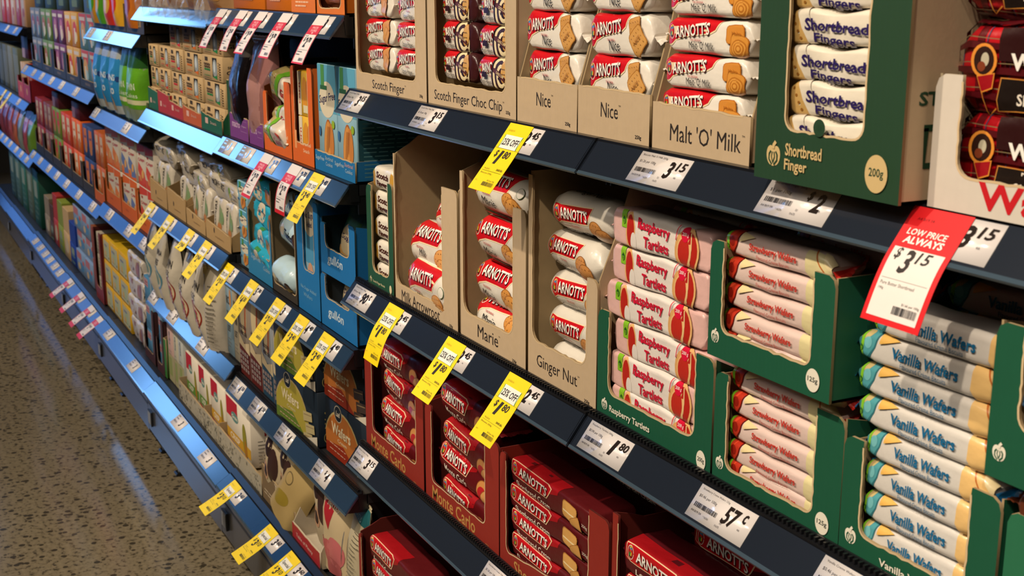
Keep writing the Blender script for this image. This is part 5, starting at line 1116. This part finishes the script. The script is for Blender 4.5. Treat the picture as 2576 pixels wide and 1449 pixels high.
for i, (x, t, l) in enumerate(((-4.26, 0, 'with green pictures, furthest along the shelf'), (-4.10, 0, 'with green pictures, second along the shelf'), (-3.93, 1, 'lettered brown, beside the green pictured ones'), (-3.76, 1, 'with red bean picture, in the middle'), (-3.60, 1, 'with red bean picture, nearest the tall boxes'))):
    place(('rcb', t), pouch(.165, .25, .10, '#c2b9a8', (green_bag, bag_art('BROWN', 'RICE CAKES'))[t], kind='film', name='rice_cake_bag', seed=90+t, topc='#8f887c', puff=.005), (x, .026, AZ['B4']+.002-.008*(i % 2)), (R(6), R(PK.uniform(-2, 2)), R(-8)), 'silver rice cake bag '+l, 'snack bag', 'silver rice cake bags')
place('side_bag', pouch(.10, .235, .07, '#b5ac9c', lambda A, W, H: lines(A, -W*.2, H*.8, W*.4, 14, .012, '#6a645a', .004), kind='film', name='rice_cake_bag', seed=93), (-3.50, .02, AZ['B4']), (R(4), 0, R(30)), 'silver bag turned to show its side, before the tall boxes', 'snack bag', 'silver rice cake bags')
def tallb(A, W, H): A.rect(-W*.5, H*.8, W*.5, H, '#bfb29a'); A.text('RICE', -W*.1, H*.62, W*.5, H*.09, '#3a3634', .02); A.text('THIN', -W*.1, H*.45, W*.5, H*.09, '#3a3634', .02); A.text('LET', -W*.1, H*.3, W*.4, H*.07, '#3a3634', .02); A.ell(W*.25, H*.66, W*.15, H*.1, '#c08a5c'); lines(A, -W*.3, H*.18, W*.5, 3, .01, '#6a645a', .002)
for i, (a, b, c) in enumerate(((-3.455, -3.385, '#7d97a8'), (-3.380, -3.318, '#b0a692'))): bx(('tall', i), a, b, .6185, .873, .02, .08, c, ['grey blue tall box beside the silver bags', 'beige tall box at the end of the rice cake shelf'][i], tallb)
def d_brick():
    L, H = .118, .118; A = Art(); A.text('CRACKERS', -L*.28, H*.0, H*.7, L*.12, '#3a3634', .02, 0, 90); A.poly([(-L*.1, -H*.4), (L*.15, -H*.4), (L*.3, H*.2), (L*.1, H*.3)], '#8a9a72'); A.ell(L*.05, -H*.25, L*.13, H*.14, '#b5764a').ell(L*.28, H*.0, L*.10, H*.16, '#7d9a6c')
    return wrap('rice_cracker_pack', L, H, .075, '#c9bfae', A, e=5, tl=.012, zk=.7, yk=.8, seed=94, puff=.003, w=.006)
def d_longpack():
    L, H = .30, .065; A = Art(); A.text('BROWN RICE', -L*.12, H*.15, L*.34, H*.3, '#3a3634', .02); A.text('ORGANIC', -L*.4, -H*.05, H*.5, L*.04, '#6a645a', .02, 0, 90); A.ell(L*.22, H*.0, L*.05, H*.4, '#6f8f3c', 30).ell(L*.26, -H*.1, L*.05, H*.3, '#b5aa5a'); lines(A, L*.3, H*.2, L*.12, 3, .01, '#8a857a', .003)
    return wrap('rice_cracker_pack', L, H, .09, '#b3a998', A, e=3.5, tl=.03, seed=95, puff=.005)
kt = '#ab8c60'
for i, (a, b, lp) in enumerate(((-4.345, -4.095, .075), (-4.085, -3.84, .078), (-3.83, -3.60, .05), (-3.592, -3.325, .055))):
    tray('kraft tray of rice crackers, '+['furthest along its shelf', 'second along, with an empty gap', 'third along, with a torn low front', 'nearest the bay end'][i], a, b, AZ['B3']+.003, kt, lp, 0, 0, 0, 0, lp+.02, seed=96+i, inside='#8c7048', art=lambda A, W: (A.ell(W*.35, .035, .006, .008, '#3a3028'), A.text('crackers', W*.55, .02, W*.34, .006, '#7a5f3c')), slope=-.012, y0=.01)
for i, (x, z, l) in enumerate(((-4.28, .955, 'in the furthest kraft tray'), (-4.16, .955, 'second in the furthest kraft tray'), (-3.90, .950, 'leaning beside the empty gap'), (-3.77, .945, 'first in the torn tray'), (-3.66, .945, 'second in the torn tray'), (-3.50, .945, 'first in the tray nearest the bay end'), (-3.39, .942, 'last in the tray nearest the bay end'))):
    place('brick', d_brick, (x, .022, z-.004), (R(-4), R(PK.uniform(-4, 4)), R(PK.uniform(-8, 8))), 'beige rice cracker pack '+l, 'snack', 'beige rice cracker packs')
for i, (x, z, ry, l) in enumerate(((-4.20, 1.062, 4, 'lying over the furthest tray'), (-3.93, 1.082, 3, 'on top, crumpled, in the shade'), (-3.80, 1.035, 9, 'in the middle layer above the gap'), (-3.56, 1.085, 2, 'at the end of the top layer'), (-3.46, 1.045, 8, 'folded down over the last tray'))):
    place('longp', d_longpack, (x, .03, z), (R(6), R(ry), R(PK.uniform(-5, 5))), 'long silver beige rice cracker pack '+l, 'snack', 'long rice cracker packs', scale=(.95, 1, 1.05))
# ---------------------------------------------------------------- bottom deck of both bays
def org(c):
    def f(A, W, H):
        A.rect(-W*.5, H*.62, -W*.02, H, '#b81c30'); A.ell(-W*.14, H*.68, W*.15, H*.10, '#5f8a86', 0, 20); A.text('Grain', -W*.14, H*.68, W*.24, H*.07, '#e4dccb', .03, 0, 0)
        A.rect(-W*.5, H*.16, W*.5, H*.36, c); A.text('CRISP', -W*.15, H*.26, W*.4, H*.12, '#e4dccb', .02); A.poly([(-W*.5, H*.10), (W*.2, H*.02), (W*.2, H*.08), (-W*.5, H*.16)], '#a82028')
        A.ell(W*.26, H*.45, W*.08, H*.3, '#8f8a2a', 8).ell(W*.3, H*.25, W*.05, H*.2, '#a8742a', 8)
    return f
for i, (a, b, c) in enumerate(((-4.035, -3.875, '#5f8a3a'), (-3.865, -3.725, '#5f8a3a'), (-3.715, -3.55, '#c99a2e'), (-3.535, -3.285, '#c99a2e'))):
    bx(('org', i//2), a, b, .322, .472, .026, .2, '#ddd3c2', 'white crispbread box with red corner, '+['furthest along the deck', 'second, green banded', 'third, yellow banded', 'nearest, with its side showing'][i], org(c), lambda A, D, H: (A.rect(D*.2, H*.6, D*.5, H*.8, '#a82028'), lines(A, D*.1, H*.5, D*.6, 8, .01, '#5a5450', .002)), group='white crispbread boxes with red corners')
def pebble(A, W):
    rr = random.Random(4)
    for k in range(60): A.ell(rr.uniform(.01, W-.01), rr.uniform(.006, .055), rr.uniform(.002, .006), rr.uniform(.002, .004), ('#8f897a', '#7a7668', '#b5ad9a')[k % 3], rr.uniform(0, 90), 8)
for i, (a, b) in enumerate(((-4.045, -3.723), (-3.720, -3.545), (-3.541, -3.10))):
    tray('pebble patterned tray '+['at the far end of the white boxes', 'under the middle white boxes', 'reaching to the paper snack bags'][i], a, b, .312, '#aaa290', .062, 0, 0, 0, 0, .07, seed=101+i, art=pebble, slope=-.004, y0=.0, ink='card')
tray('torn kraft tray of paper snack bags with white lettering', -3.09, -2.815, .318, '#7a654a', .095, 0, 0, 0, 0, .06, seed=104, slope=-.035, y0=.0, art=lambda A, W: (A.text('Table', W*.55, .066, W*.3, .014, '#d9c8b0', .02, 0, -6), A.text('of Plenty', W*.6, .046, W*.42, .014, '#b8402a', .02, 0, -6), lines(A, .02, .03, W*.6, 2, .008, '#c9b89c', .003)))
def cof(A, W, H):
    A.ell(-W*.15, H*.62, W*.14, H*.13, '#2c1a1a').ell(W*.1, H*.45, W*.2, H*.2, '#3a2220').ell(-W*.2, H*.3, W*.13, H*.07, '#2c1a1a'); A.ell(-W*.22, H*.3, W*.18, H*.11, '#c99a7a').ell(-W*.2, H*.3, W*.13, H*.07, '#2c1a1a'); A.ell(W*.25, H*.75, W*.1, H*.05, '#4a3a30').ell(W*.25, H*.75, W*.08, H*.04, '#b9a88c'); A.poly([(0, H*.1), (W*.3, H*.2), (W*.4, 0), (W*.1, 0)], '#5a2a2a'); A.text('Ple', -W*.1, H*.86, W*.3, H*.07, '#3a2a24', .02, .2)
for i, (x, y, z, rx, ry, l) in enumerate(((-3.035, .035, .335, 2, 14, 'with dark bean pictures, leaning towards the white boxes'), (-2.935, .05, .335, 4, 12, 'with bean pictures, second in the torn tray'), (-2.84, .10, .335, 2, 6, 'showing its plain side, behind'), (-2.665, .055, .34, 0, -4, 'with brown bean picture, under the $4 ticket'))):
    place('cof', pouch(.145, .245, .07, '#c4b394', cof, name='paper_bag', seed=105, kind='paper', puff=.006), (x, y, z), (R(rx), R(ry), R(6)), 'cream paper snack bag '+l, 'snack bag', 'cream paper snack bags')
place('cof2', pouch(.15, .2, .06, '#a8905e', lambda A, W, H: (A.ell(-W*.1, H*.3, W*.24, H*.1, '#8f7a2a', 20), A.ell(-W*.15, H*.6, W*.13, H*.08, '#6a5a3a').ell(-W*.15, H*.6, W*.11, H*.065, '#a8905e')), name='paper_bag', seed=106, kind='paper', puff=.006), (-2.90, -.002, .335), (R(-14), R(30), R(6)), 'crumpled cream paper bag slumped across the torn tray', 'snack bag')
tray('empty looking white tray with red front beside the paper bags', -2.805, -2.60, .318, '#a3202c', .045, 0, 0, 0, 0, .14, seed=107, y0=-.01, inside='#c2b5a0', dep=.2, ink='ink', sidecol='#b5a78e', art=lambda A, W: A.text('Table of Plenty', W*.45, .022, W*.6, .012, '#d9b8b0', .01, 0, 0))
def top_(A, W, H):
    A.ell(W*.08, H*.78, W*.28, H*.14, '#6a1a1c'); A.poly([(-W*.3, H*.7), (W*.1, H*.62), (-W*.05, H*.42), (-W*.2, H*.55)], '#a8202c'); A.text('Table', 0, H*.76, W*.55, H*.08, '#cfc0ac', .01, .2); A.text('Plenty', W*.02, H*.66, W*.6, H*.09, '#cfc0ac', .01, .2)
    A.ell(-W*.1, H*.2, W*.2, H*.12, '#b85a5c').ell(W*.14, H*.24, W*.24, H*.14, '#c26a6c').ell(W*.05, H*.08, W*.24, H*.1, '#b0595a').ell(-W*.3, H*.27, W*.12, H*.04, '#c26a6c')
place('tpl', pouch(.165, .25, .07, '#c4b08c', top_, name='paper_bag', seed=108, kind='paper', puff=.006), (-2.55, .03, .33), (R(-3), R(-2), R(4)), 'cream bag with dark red splash and pink rice cakes', 'snack bag')
place('teal2', pouch(.12, .215, .06, '#b9ad90', lambda A, W, H: (A.rect(-W*.5, H*.82, W*.5, H, '#1f5f66'), A.text('SNACKS', 0, H*.86, W*.5, H*.05, '#8fb5b5', .02), lines(A, W*.1, H*.7, W*.3, 18, .009, '#5a5448', .002), A.ell(-W*.2, H*.5, W*.1, H*.12, '#6a6458'), A.poly([(-W*.3, H*.4), (-W*.1, H*.4), (-W*.15, H*.28)], '#5a3a34')), name='paper_bag', seed=109, kind='paper'), (-2.41, .02, .345), (R(-3), R(3), R(-8)), 'cream bag with teal top, beside the assorted creams', 'snack bag')
# ---------------------------------------------------------------- third bay: crackers, snack bags, dark trays
def crisp(c1, c2):
    def f(A, W, H):
        A.rect(-W*.5, 0, W*.5, H, '#cfc4b4'); A.rect(-W*.5, 0, W*.5, H*.2, c1); A.poly([(-W*.5, H), (W*.5, H), (W*.5, H*.86), (-W*.5, H*.78)], c1); A.poly([(-W*.4, H*.55), (W*.3, H*.36), (W*.5, H*.1), (-W*.1, H*.05), (-W*.5, H*.35)], c2)
        A.rect(-W*.3, H*.72, -W*.1, H*.78, '#9c3a34'); A.text('Crisps', 0, H*.62, W*.8, H*.1, '#b5444a', .03, 0, 4); A.ell(W*.1, H*.3, W*.16, H*.1, '#d9a25c', 20); A.ell(-W*.2, H*.18, W*.12, H*.07, '#c98a4c', -20)
    return f
n = 0
cr = [(-5.24, -4.935, '#d9641a', '#d97a3a', 'red and white', 3), (-4.925, -4.625, '#d9641a', '#5f74a8', 'blue and white', 3), (-4.615, -4.31, '#c8402a', '#c94a3a', 'red cracker pictured', 3)]
for ti, (a, b, c1, c2, nm, k) in enumerate(cr):
    tray(f'orange tray of {nm} tall cracker boxes', a, b, CZ['h']+.003, '#cf6214', .055, .018, .135, .02, .14, .14, ink='ink', seed=120+ti, inside='#8c5424', dep=.2, art=lambda A, W: A.text('crackers', W*.35, .03, W*.2, .008, '#7a2a10'))
    for r in range(2):
        for j in range(2):
            w = (b-a-.03)/2; x0 = a+.015+j*w
            bx(('cr', ti), x0+.002, x0+w-.002, (CZ['h']+.008)+r*.153, (CZ['h']+.158)+r*.153, .022, .06, '#cfc4b4', f'tall {nm} cracker box, {["lower","upper"][r]} tier, {["near the far end", "nearer the bay end"][j]} of its tray', crisp(c1, c2), group='tall cracker boxes in orange trays')
def thins(A, W, H):
    A.rect(-W*.5, H*.12, W*.5, H*.78, '#2a7fb8'); A.poly([(-W*.5, H*.8), (-W*.25, H*.8), (-W*.35, H*.55), (-W*.5, H*.6)], '#b59a6c'); A.text('THINS', -W*.0, H*.52, W*.6, H*.09, '#d5dde0', .02); A.text('Original', -W*.05, H*.43, W*.5, H*.05, '#a9cfe0'); A.text('GO', W*.1, H*.33, W*.3, H*.09, '#d5dde0', .04); A.poly([(-W*.1, H*.05), (W*.15, H*.05), (W*.12, H*.2), (0, H*.3)], '#b5966a'); A.ell(W*.38, H*.5, W*.07, H*.04, '#23407a')
def thing_(A, W, H): A.rect(-W*.5, H*.18, W*.5, H*.72, '#5a9a1e'); A.text('THIN', 0, H*.48, W*.5, H*.09, '#cfd8c0', .02); A.text('Cakes', 0, H*.36, W*.6, H*.06, '#cfd8c0'); A.rect(-W*.5, H*.24, W*.5, H*.3, '#c9c79c'); A.rect(-W*.5, H*.72, W*.5, H, '#1f4a1c')
def wave(A, W): A.ell(W*.5, .03, .006, .014, '#9c8a3c'); A.ell(W*.7, .028, .005, .010, '#9c8a3c')
for i, (a, b, l) in enumerate(((-5.235, -4.965, 'far green tray under the blue snack bags'), (-4.955, -4.69, 'near green tray under the blue snack bags'), (-4.68, -4.31, 'green tray under the bright green snack bags'))):
    tray(l, a, b, CZ['d']+.003, '#3a5236', .085, 0, 0, 0, 0, .09, seed=130+i, ink='ink', art=wave, inside='#2c3a28', slope=.0)
for i, (x, l) in enumerate(((-5.10, 'furthest along'), (-4.93, 'in the middle'), (-4.76, 'nearest the green bags'))): place('thn', pouch(.185, .25, .09, '#9fa6a6', thins, name='snack_bag', seed=131, topc='#7f8f98', puff=.005), (x, .026, CZ['d']+.02), (R(3), 0, R(PK.uniform(-8, 8))), 'blue snack bag of thin crackers, '+l, 'snack bag', 'blue snack bags')
for i, (x, l) in enumerate(((-4.57, 'beside the blue ones'), (-4.42, 'beside the kraft window boxes'))): place('thg', pouch(.175, .25, .09, '#7d8a6c', thing_, name='snack_bag', seed=132, topc='#1f3a1c', puff=.005), (x, .028, CZ['d']+.02), (R(3), 0, R(PK.uniform(-8, 8))), 'bright green snack bag '+l, 'snack bag', 'green snack bags')
for i, (a, b, l) in enumerate(((-5.235, -4.945, 'with yellow green bags, furthest along'), (-4.935, -4.605, 'with red and yellow bags'), (-4.595, -4.30, 'beside the blue lit strip'))):
    tray('charcoal scallop topped tray '+l, a, b, CZ['b']+.003, '#3a342f', .075, .03, .095, .03, .095, .095, seed=140+i, ink='ink', art=lambda A, W: (A.rect(W*.1, .022, W*.85, .045, '#8c7550'), A.text('POPPED CORN', W*.47, .052, W*.5, .007, '#8c7550', .02), A.text('SNACKERS', W*.47, .033, W*.6, .012, '#3a342f', .03)), inside='#4a4036')
for i, (x, c, c2, l) in enumerate(((-5.15, '#c98f1e', '#4f9a2c', 'yellow and green snack bag in the furthest charcoal tray'), (-5.02, '#4f9a2c', '#c9a12e', 'green snack bag in the furthest charcoal tray'), (-4.84, '#c8321e', '#d9a22a', 'red and yellow snack bag in the second charcoal tray'), (-4.69, '#d9a22a', '#c8321e', 'yellow and red snack bag in the second charcoal tray'), (-4.45, '#b5651e', '#8a3a1e', 'brown orange snack bag in the charcoal tray by the lit strip'))):
    place(('yb', i), pouch(.14, .2, .08, c, (lambda c2: lambda A, W, H: (A.ell(0, H*.4, W*.3, H*.2, c2), A.ell(W*.1, H*.7, W*.2, H*.1, c2), A.poly([(-W*.5, 0), (0, 0), (-W*.3, H*.4)], c2)))(c2), name='snack_bag', seed=141+i), (x, .03, CZ['b']+.02), (0, 0, R(PK.uniform(-8, 8))), l, 'snack bag')
# ---------------------------------------------------------------- fourth bay: tall crisp boxes, two tiers in dark trays, and a third behind
def tall2(c1, c2, c3):
    def f(A, W, H): A.poly([(-W*.5, H), (W*.5, H), (W*.3, H*.6), (-W*.2, H*.7)], c1); A.ell(0, H*.45, W*.28, H*.3, c2); A.ell(W*.1, H*.3, W*.2, H*.15, c3); A.rect(-W*.4, H*.8, W*.3, H*.9, '#cfc6c0'); A.rect(-W*.12, H*.1, W*.05, H*.55, '#d8d2c8')
    return f
tl = [('#6f7f96', '#8a97a8', '#a8596a', '#5fa0c4', 'blue and pink'), ('#5f7f3a', '#7fa04c', '#b5693c', '#cfd8b0', 'green'), ('#5c2a52', '#7d3a6c', '#b06a8c', '#c8b0a0', 'purple'), ('#c88a2e', '#d9b04c', '#c43a2a', '#e0d0a0', 'yellow and red'), ('#5f8a9c', '#c84a3a', '#d9a25c', '#9fc0cc', 'pale blue and orange')]
xs = [-7.25, -6.86, -6.47, -6.08, -5.69, -5.275]
for i in range(5):
    a, b = xs[i]+.004, xs[i+1]-.004; c0, c1, c2, c3, nm = tl[i]
    tray(f'charcoal tray holding tall {nm} crisp boxes', a, b, 1.2155, '#2e2a26', .035, .04, .12, .05, .12, .13, seed=150+i, ink='ink', inside='#3a322a', art=lambda A, W: A.rect(W*.3, .012, W*.6, .022, '#6a5a44'), dep=.2)
    for r in range(2):
        for j in range(2):
            w = (b-a-.02)/2; x0 = a+.01+j*w
            bx(('t2', i), x0+.003, x0+w-.003, 1.2225+r*.149, 1.369+r*.149, .024, .07, c0, f'tall {nm} crisp box, {["lower", "upper"][r]} tier, {["further", "nearer"][j]} in its tray', tall2(c1, c2, c3), group='tall crisp boxes in charcoal trays')
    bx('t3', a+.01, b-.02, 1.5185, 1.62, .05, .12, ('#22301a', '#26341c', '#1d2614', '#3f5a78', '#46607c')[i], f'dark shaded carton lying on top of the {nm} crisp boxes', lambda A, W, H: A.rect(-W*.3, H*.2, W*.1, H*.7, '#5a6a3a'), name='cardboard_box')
# second level: red and orange boxes in dark trays, z .752
rl = [(-7.38, -7.07, '#a8323c', '#d9c49c', 'crimson'), (-7.06, -6.76, '#8a4a4c', '#b5a08c', 'dusty pink'), (-6.75, -6.46, '#6f8a2e', '#c43a3a', 'lime and pink'), (-6.45, -6.14, '#c8432a', '#cfc0a8', 'red'), (-6.13, -5.84, '#d9601a', '#d9c8b0', 'orange'), (-5.83, -5.54, '#2f4478', '#c8703c', 'navy and orange'), (-5.53, -5.29, '#c8642a', '#d0b8a4', 'pale orange')]
for i, (a, b, c, c2, nm) in enumerate(rl):
    tray(f'dark tray of {nm} boxes on the shelf before the orange trays', a, b, .7555, '#35302b' if i != 6 else '#c85f16', .045, .02, .11, .03, .12, .12, seed=160+i, ink='ink', inside='#4a3a2a', dep=.2)
    for r in range(2):
        for j in range(2):
            w = (b-a-.03)/2; x0 = a+.015+j*w
            bx(('r2', i), x0+.003, x0+w-.003, .7615+r*.143, .901+r*.143, .026, .06, c, f'{nm} biscuit box, {["lower", "upper"][r]} tier, {["further", "nearer"][j]} in its dark tray', (lambda c2, c: lambda A, W, H: (A.rect(-W*.3, H*.35, W*.3, H*.9, c2), A.ell(0, H*.3, W*.25, H*.16, '#b5743c'), A.text('snack', 0, H*.65, W*.4, H*.1, c, .03)))(c2, c), group='small boxes in the dark trays')
    if i in (2, 4): bx('mar', a+.03, b-.05, 1.047, 1.12, .03, .14, '#4a1220', f'dark maroon carton lying on top of the {nm} boxes', lambda A, W, H: A.rect(-W*.5, 0, -W*.1, H, '#7a5a6c'))
# far shelves
for i, (x, c, nm) in enumerate(((-9.05, '#b8403a', 'red'), (-8.80, '#c8b8a8', 'cream'), (-8.55, '#c83a30', 'scarlet'), (-8.30, '#b54a3a', 'brick red'), (-8.05, '#c8a090', 'pinkish cream'), (-7.80, '#b8303c', 'crimson'), (-7.58, '#d0a070', 'tan'))):
    bx(('fa', i), x-.11, x+.11, 1.4085, 1.66, .03, .12, c, f'{nm} packet box on the top shelf near the end of the run', lambda A, W, H: (A.rect(-W*.3, H*.3, W*.2, H*.8, '#cfc4b8'), A.ell(0, H*.3, W*.2, H*.1, '#a85a4a')))
for i, (x, c, nm) in enumerate(((-9.0, '#4a4f3c', 'olive grey'), (-8.72, '#5a5c48', 'grey green'), (-8.44, '#6f7058', 'mossy grey'), (-8.16, '#58604a', 'dull green'))):
    bx(('fb', i), x-.125, x+.125, 1.0035, 1.27, .03, .12, c, f'{nm} narrow packet box on the far middle shelf', lambda A, W, H: [A.rect(-W*.4+k*W*.25, H*.1, -W*.3+k*W*.25, H*.85, '#8a8a72') for k in range(4)])
for i, (a, b, c) in enumerate(((-8.0, -7.74, '#c03a30'), (-7.73, -7.45, '#b52a3c'))):
    tray(['red scallop tray before the far grey packets', 'crimson tray beside the red scallop tray'][i], a, b, 1.0035, c, .09, .03, .12, .03, .12, .12, seed=170+i, ink='ink', inside='#5a1a18', dep=.2, art=lambda A, W: A.ell(W*.5, .05, .03, .02, '#d9a05c'))
    for j in range(2): bx(('fc', i), a+.02+j*.115, a+.12+j*.115, 1.010, 1.2, .035, .1, ('#c8a888', '#c83a30')[i], f'{["pale", "red"][i]} bar box, {["further", "nearer"][j]} in the {["red scallop", "crimson"][i]} tray', lambda A, W, H: A.ell(0, H*.5, W*.2, H*.2, '#b5a04c'))
bx('fd', -7.88, -7.60, 1.23, 1.35, .04, .14, '#4a1018', 'dark red carton lying on the red trays, far along the run', lambda A, W, H: A.rect(-W*.5, 0, -W*.05, H, '#a88a94'))
for i, (x, c, nm) in enumerate(((-9.0, '#8a3a44', 'rose'), (-8.75, '#7d2f3a', 'wine red'), (-8.5, '#a04a50', 'pink'), (-8.25, '#b5603c', 'orange pink'), (-8.0, '#7f8a84', 'silver grey'), (-7.75, '#a84a50', 'coral'), (-7.55, '#6f9a3a', 'lime'))):
    place(('fe', i), pouch(.22, .235, .09, c, (lambda c: lambda A, W, H: (A.ell(-W*.1, H*.5, W*.2, H*.22, '#4a1c1e'), A.rect(-W*.3, H*.78, W*.3, H*.9, '#c8a0a0')))(c), name='snack_bag', seed=180+i), (x, .035, .692), (0, 0, 0), f'{nm} bag in the row under the yellow tagged far strip', 'snack bag')
# ---------------------------------------------------------------- bottom deck, far part
D0 = {'D': .296, 'C': .302, 'E': .289}
def teal_b(A, W, H): A.rect(-W*.3, H*.5, W*.2, H*.8, '#8a9a8c'); lines(A, -W*.3, H*.4, W*.6, 4, .03, '#6a8a7c', .008)
for i, (x, c, nm) in enumerate(((-8.9, '#3a5a5c', 'blue green'), (-8.6, '#4a6a64', 'grey teal'), (-8.3, '#2f6a5c', 'teal'), (-8.0, '#5a6a58', 'sage'), (-7.72, '#1f5c4c', 'deep green'))):
    bx(('ga', i), x-.13, x+.13, .275, .60, .03, .15, c, f'{nm} tall carton on the far bottom deck', teal_b)
gd = [(-7.40, -7.22, '#9a8a74', 'beige', .50), (-7.21, -7.06, '#5a3a22', 'dark brown', .48), (-7.05, -6.90, '#b83a34', 'red', .56), (-6.89, -6.72, '#8a9a3a', 'lime green', .55), (-6.71, -6.52, '#c8a878', 'sand', .54), (-6.51, -6.33, '#1f3f9c', 'royal blue', .50)]
for i, (a, b, c, nm, zt) in enumerate(gd):
    bx(('gd', i), a, b, .289, .289+(zt-.289)*.52, .03, .12, c, f'{nm} carton, lower of two, on the deck before the pale blue boxes', teal_b if i % 2 else lambda A, W, H: A.ell(0, H*.5, W*.3, H*.3, '#c9b89c'))
    bx(('gd', i), a, b, .291+(zt-.289)*.52, zt+.002, .032, .12, c, f'{nm} carton, upper of two, on the deck before the pale blue boxes', None)
def petit(A, W, H): A.rect(-W*.45, H*.62, W*.1, H*.95, '#b8737c'); A.ell(W*.1, H*.35, W*.25, H*.2, '#4f86b8').ell(-W*.2, H*.3, W*.15, H*.15, '#c8b08a'); A.ell(W*.3, H*.6, W*.1, H*.1, '#c85a4a')
for i, (a, b) in enumerate(((-6.30, -6.06), (-6.05, -5.84))):
    for r in range(3):
        z = .296+r*.108; bx(('pt', r % 2), a, b, z, z+.106, .028+.01*(r == 1), .12, ('#7f9cc4', '#8fa4c0')[r % 2], f'pale blue pictured biscuit box, {["lowest", "middle", "topmost"][r]}, {["further", "nearer"][i]} column by the brown boxes', petit, group='pale blue pictured boxes')
for r in range(2): bx('brn', -5.83, -5.70, .296+r*.15, .442+r*.15, .03, .12, '#8a4a22', f'glossy brown box, {["lower", "upper"][r]}, between pale blue and maroon columns', lambda A, W, H: A.rect(-W*.1, 0, W*.1, H, '#b5652a'))
tray('tall maroon tray holding white wrapped cracker rolls', -5.69, -5.50, .296, '#7d2c2c', .06, .03, .31, .035, .31, .31, seed=190, ink='ink', inside='#5a2420', dep=.2)
for r in range(3): bx('wht', -5.65, -5.545, .302+r*.098, .398+r*.098, .024, .08, '#b5aa98', f'cream box with faint lines, {["lowest", "middle", "topmost"][r]} in the maroon tray', lambda A, W, H: lines(A, -W*.3, H*.8, W*.6, 5, .014, '#6a7a6c', .004), group='cream boxes in the maroon tray')
def yel(A, W, H): A.rect(-W*.42, H*.08, W*.38, H*.86, '#b9b8a0'); A.ell(W*.0, H*.42, W*.22, H*.26, '#a8b89c').ell(-W*.15, H*.3, W*.1, H*.14, '#c8a86c'); A.text('water', -W*.12, H*.66, W*.4, H*.12, '#7a8ab0', .02); A.ell(W*.25, H*.2, W*.06, H*.05, '#4a7a6c'); lines(A, -W*.3, H*.2, W*.4, 2, .012, '#8a8a6c', .003)
for i, (a, b) in enumerate(((-5.485, -5.325), (-5.32, -5.145), (-5.14, -4.955))):
    for r in range(3):
        z = .2995+r*.103; bx('yel', a, b, z, z+.101, .024, .16, '#d9a81e', f'yellow cracker box, {["lowest", "middle", "topmost"][r]} of the {["furthest", "middle", "nearest"][i]} yellow column', yel, group='yellow cracker boxes', topc='#d9b01e')
def whr(A, W, H): A.rect(-W*.42, H*.2, -W*.12, H*.85, '#b5aaa0'); A.text('EST', -W*.28, H*.6, W*.22, H*.16, '#9c3a34', .03); A.ell(W*.18, H*.35, W*.16, H*.3, '#a8683a', 12).ell(W*.3, H*.5, W*.1, H*.3, '#8a4a2a', 12); A.stroke([(-W*.4, H*.3), (-W*.1, H*.16), (-W*.0, H*.34)], .006, '#8a2a24')
def d_whr():
    L, H = .27, .085; A = Art(); A.text('EST', -L*.30, H*.16, L*.16, H*.24, '#9c3a34', .03); A.text('rusk', -L*.18, -H*.16, L*.2, H*.22, '#7a3228', .03, .1, -8); A.ell(L*.16, -H*.06, L*.08, H*.36, '#a8683a', 12).ell(L*.3, -H*.0, L*.07, H*.38, '#8a4a2a', 12)
    return wrap('rusk_pack', L, H, .10, '#c9bfb2', A, e=6, tl=.01, seed=191, puff=.004)
for r in range(4): place('whr', d_whr, (-4.805, .024, .302+r*.0855), (R(PK.uniform(-5, 5)), 0, R(PK.uniform(-2, 2))), f'white and brown wrapped rusk pack, {["lowest", "third from top", "second from top", "topmost"][r]} beside the yellow boxes', 'biscuits', 'white wrapped rusk packs')
def blu(A, W, H): A.rect(-W*.5, H*.62, W*.0, H*.92, '#b89aa4'); A.rect(-W*.44, H*.66, -W*.06, H*.70, '#a83a4a'); A.text('thins', -W*.24, H*.80, W*.36, H*.1, '#a83a4a', .02); A.poly([(-W*.5, H*.3), (W*.5, H*.1), (W*.5, 0), (-W*.5, 0)], '#3f6f94'); A.rect(W*.28, 0, W*.5, H, '#8aa0b0')
for i, (a, b, l) in enumerate(((-4.655, -4.475, 'beside the rusk packs'), (-4.445, -4.325, 'beside the green tray'))):
    tray('dark wine coloured tray under tall blue boxes, '+l, a, b, .3, '#4a2c2c', .035, .012, .12, .03, .2, .2, seed=192+i, ink='ink', inside='#2c1c1c', dep=.2)
    for r in range(3): bx('blu', a+.014, b-.032, .307+r*.1, .405+r*.1, .024, .12, '#4f8ab5', f'blue biscuit box, {["lowest", "middle", "topmost"][r]} in the wine coloured tray {l}', blu, group='blue biscuit boxes in wine trays')
tray('tall bright green tray at the start of the pale boxes', -4.32, -4.285, .306, '#3a7a2c', .14, 0, 0, 0, 0, .16, seed=195, ink='ink', dep=.2)
def pale(t):
    def f(A, W, H): A.rect(-W*.5, 0, W*.5, H*.45, '#a8a27a'); A.rect(-W*.4, H*.1, W*.1, H*.4, '#8f9a5c'); A.text(t, -W*.1, H*.72, H*.22, W*.22, '#5a6a84', .03, 0, 90); lines(A, -W*.3, H*.5, W*.5, 2, .01, '#8a857a', .003)
    return f
for i, (a, b, c, t, l) in enumerate(((-4.275, -4.19, '#c4a49c', 'rye', 'pinkish box with rounded dark blue top, beside the green tray'), (-4.185, -4.12, '#bdb8a4', 'herbs', 'pale green striped tall box, first'), (-4.115, -4.045, '#b5b8b4', 'seeds', 'pale green striped tall box, beside the first white box'))):
    bx(('pl', i), a, b, .309, .525, .02, .12, c, l, pale(t), topc='#3a4460')
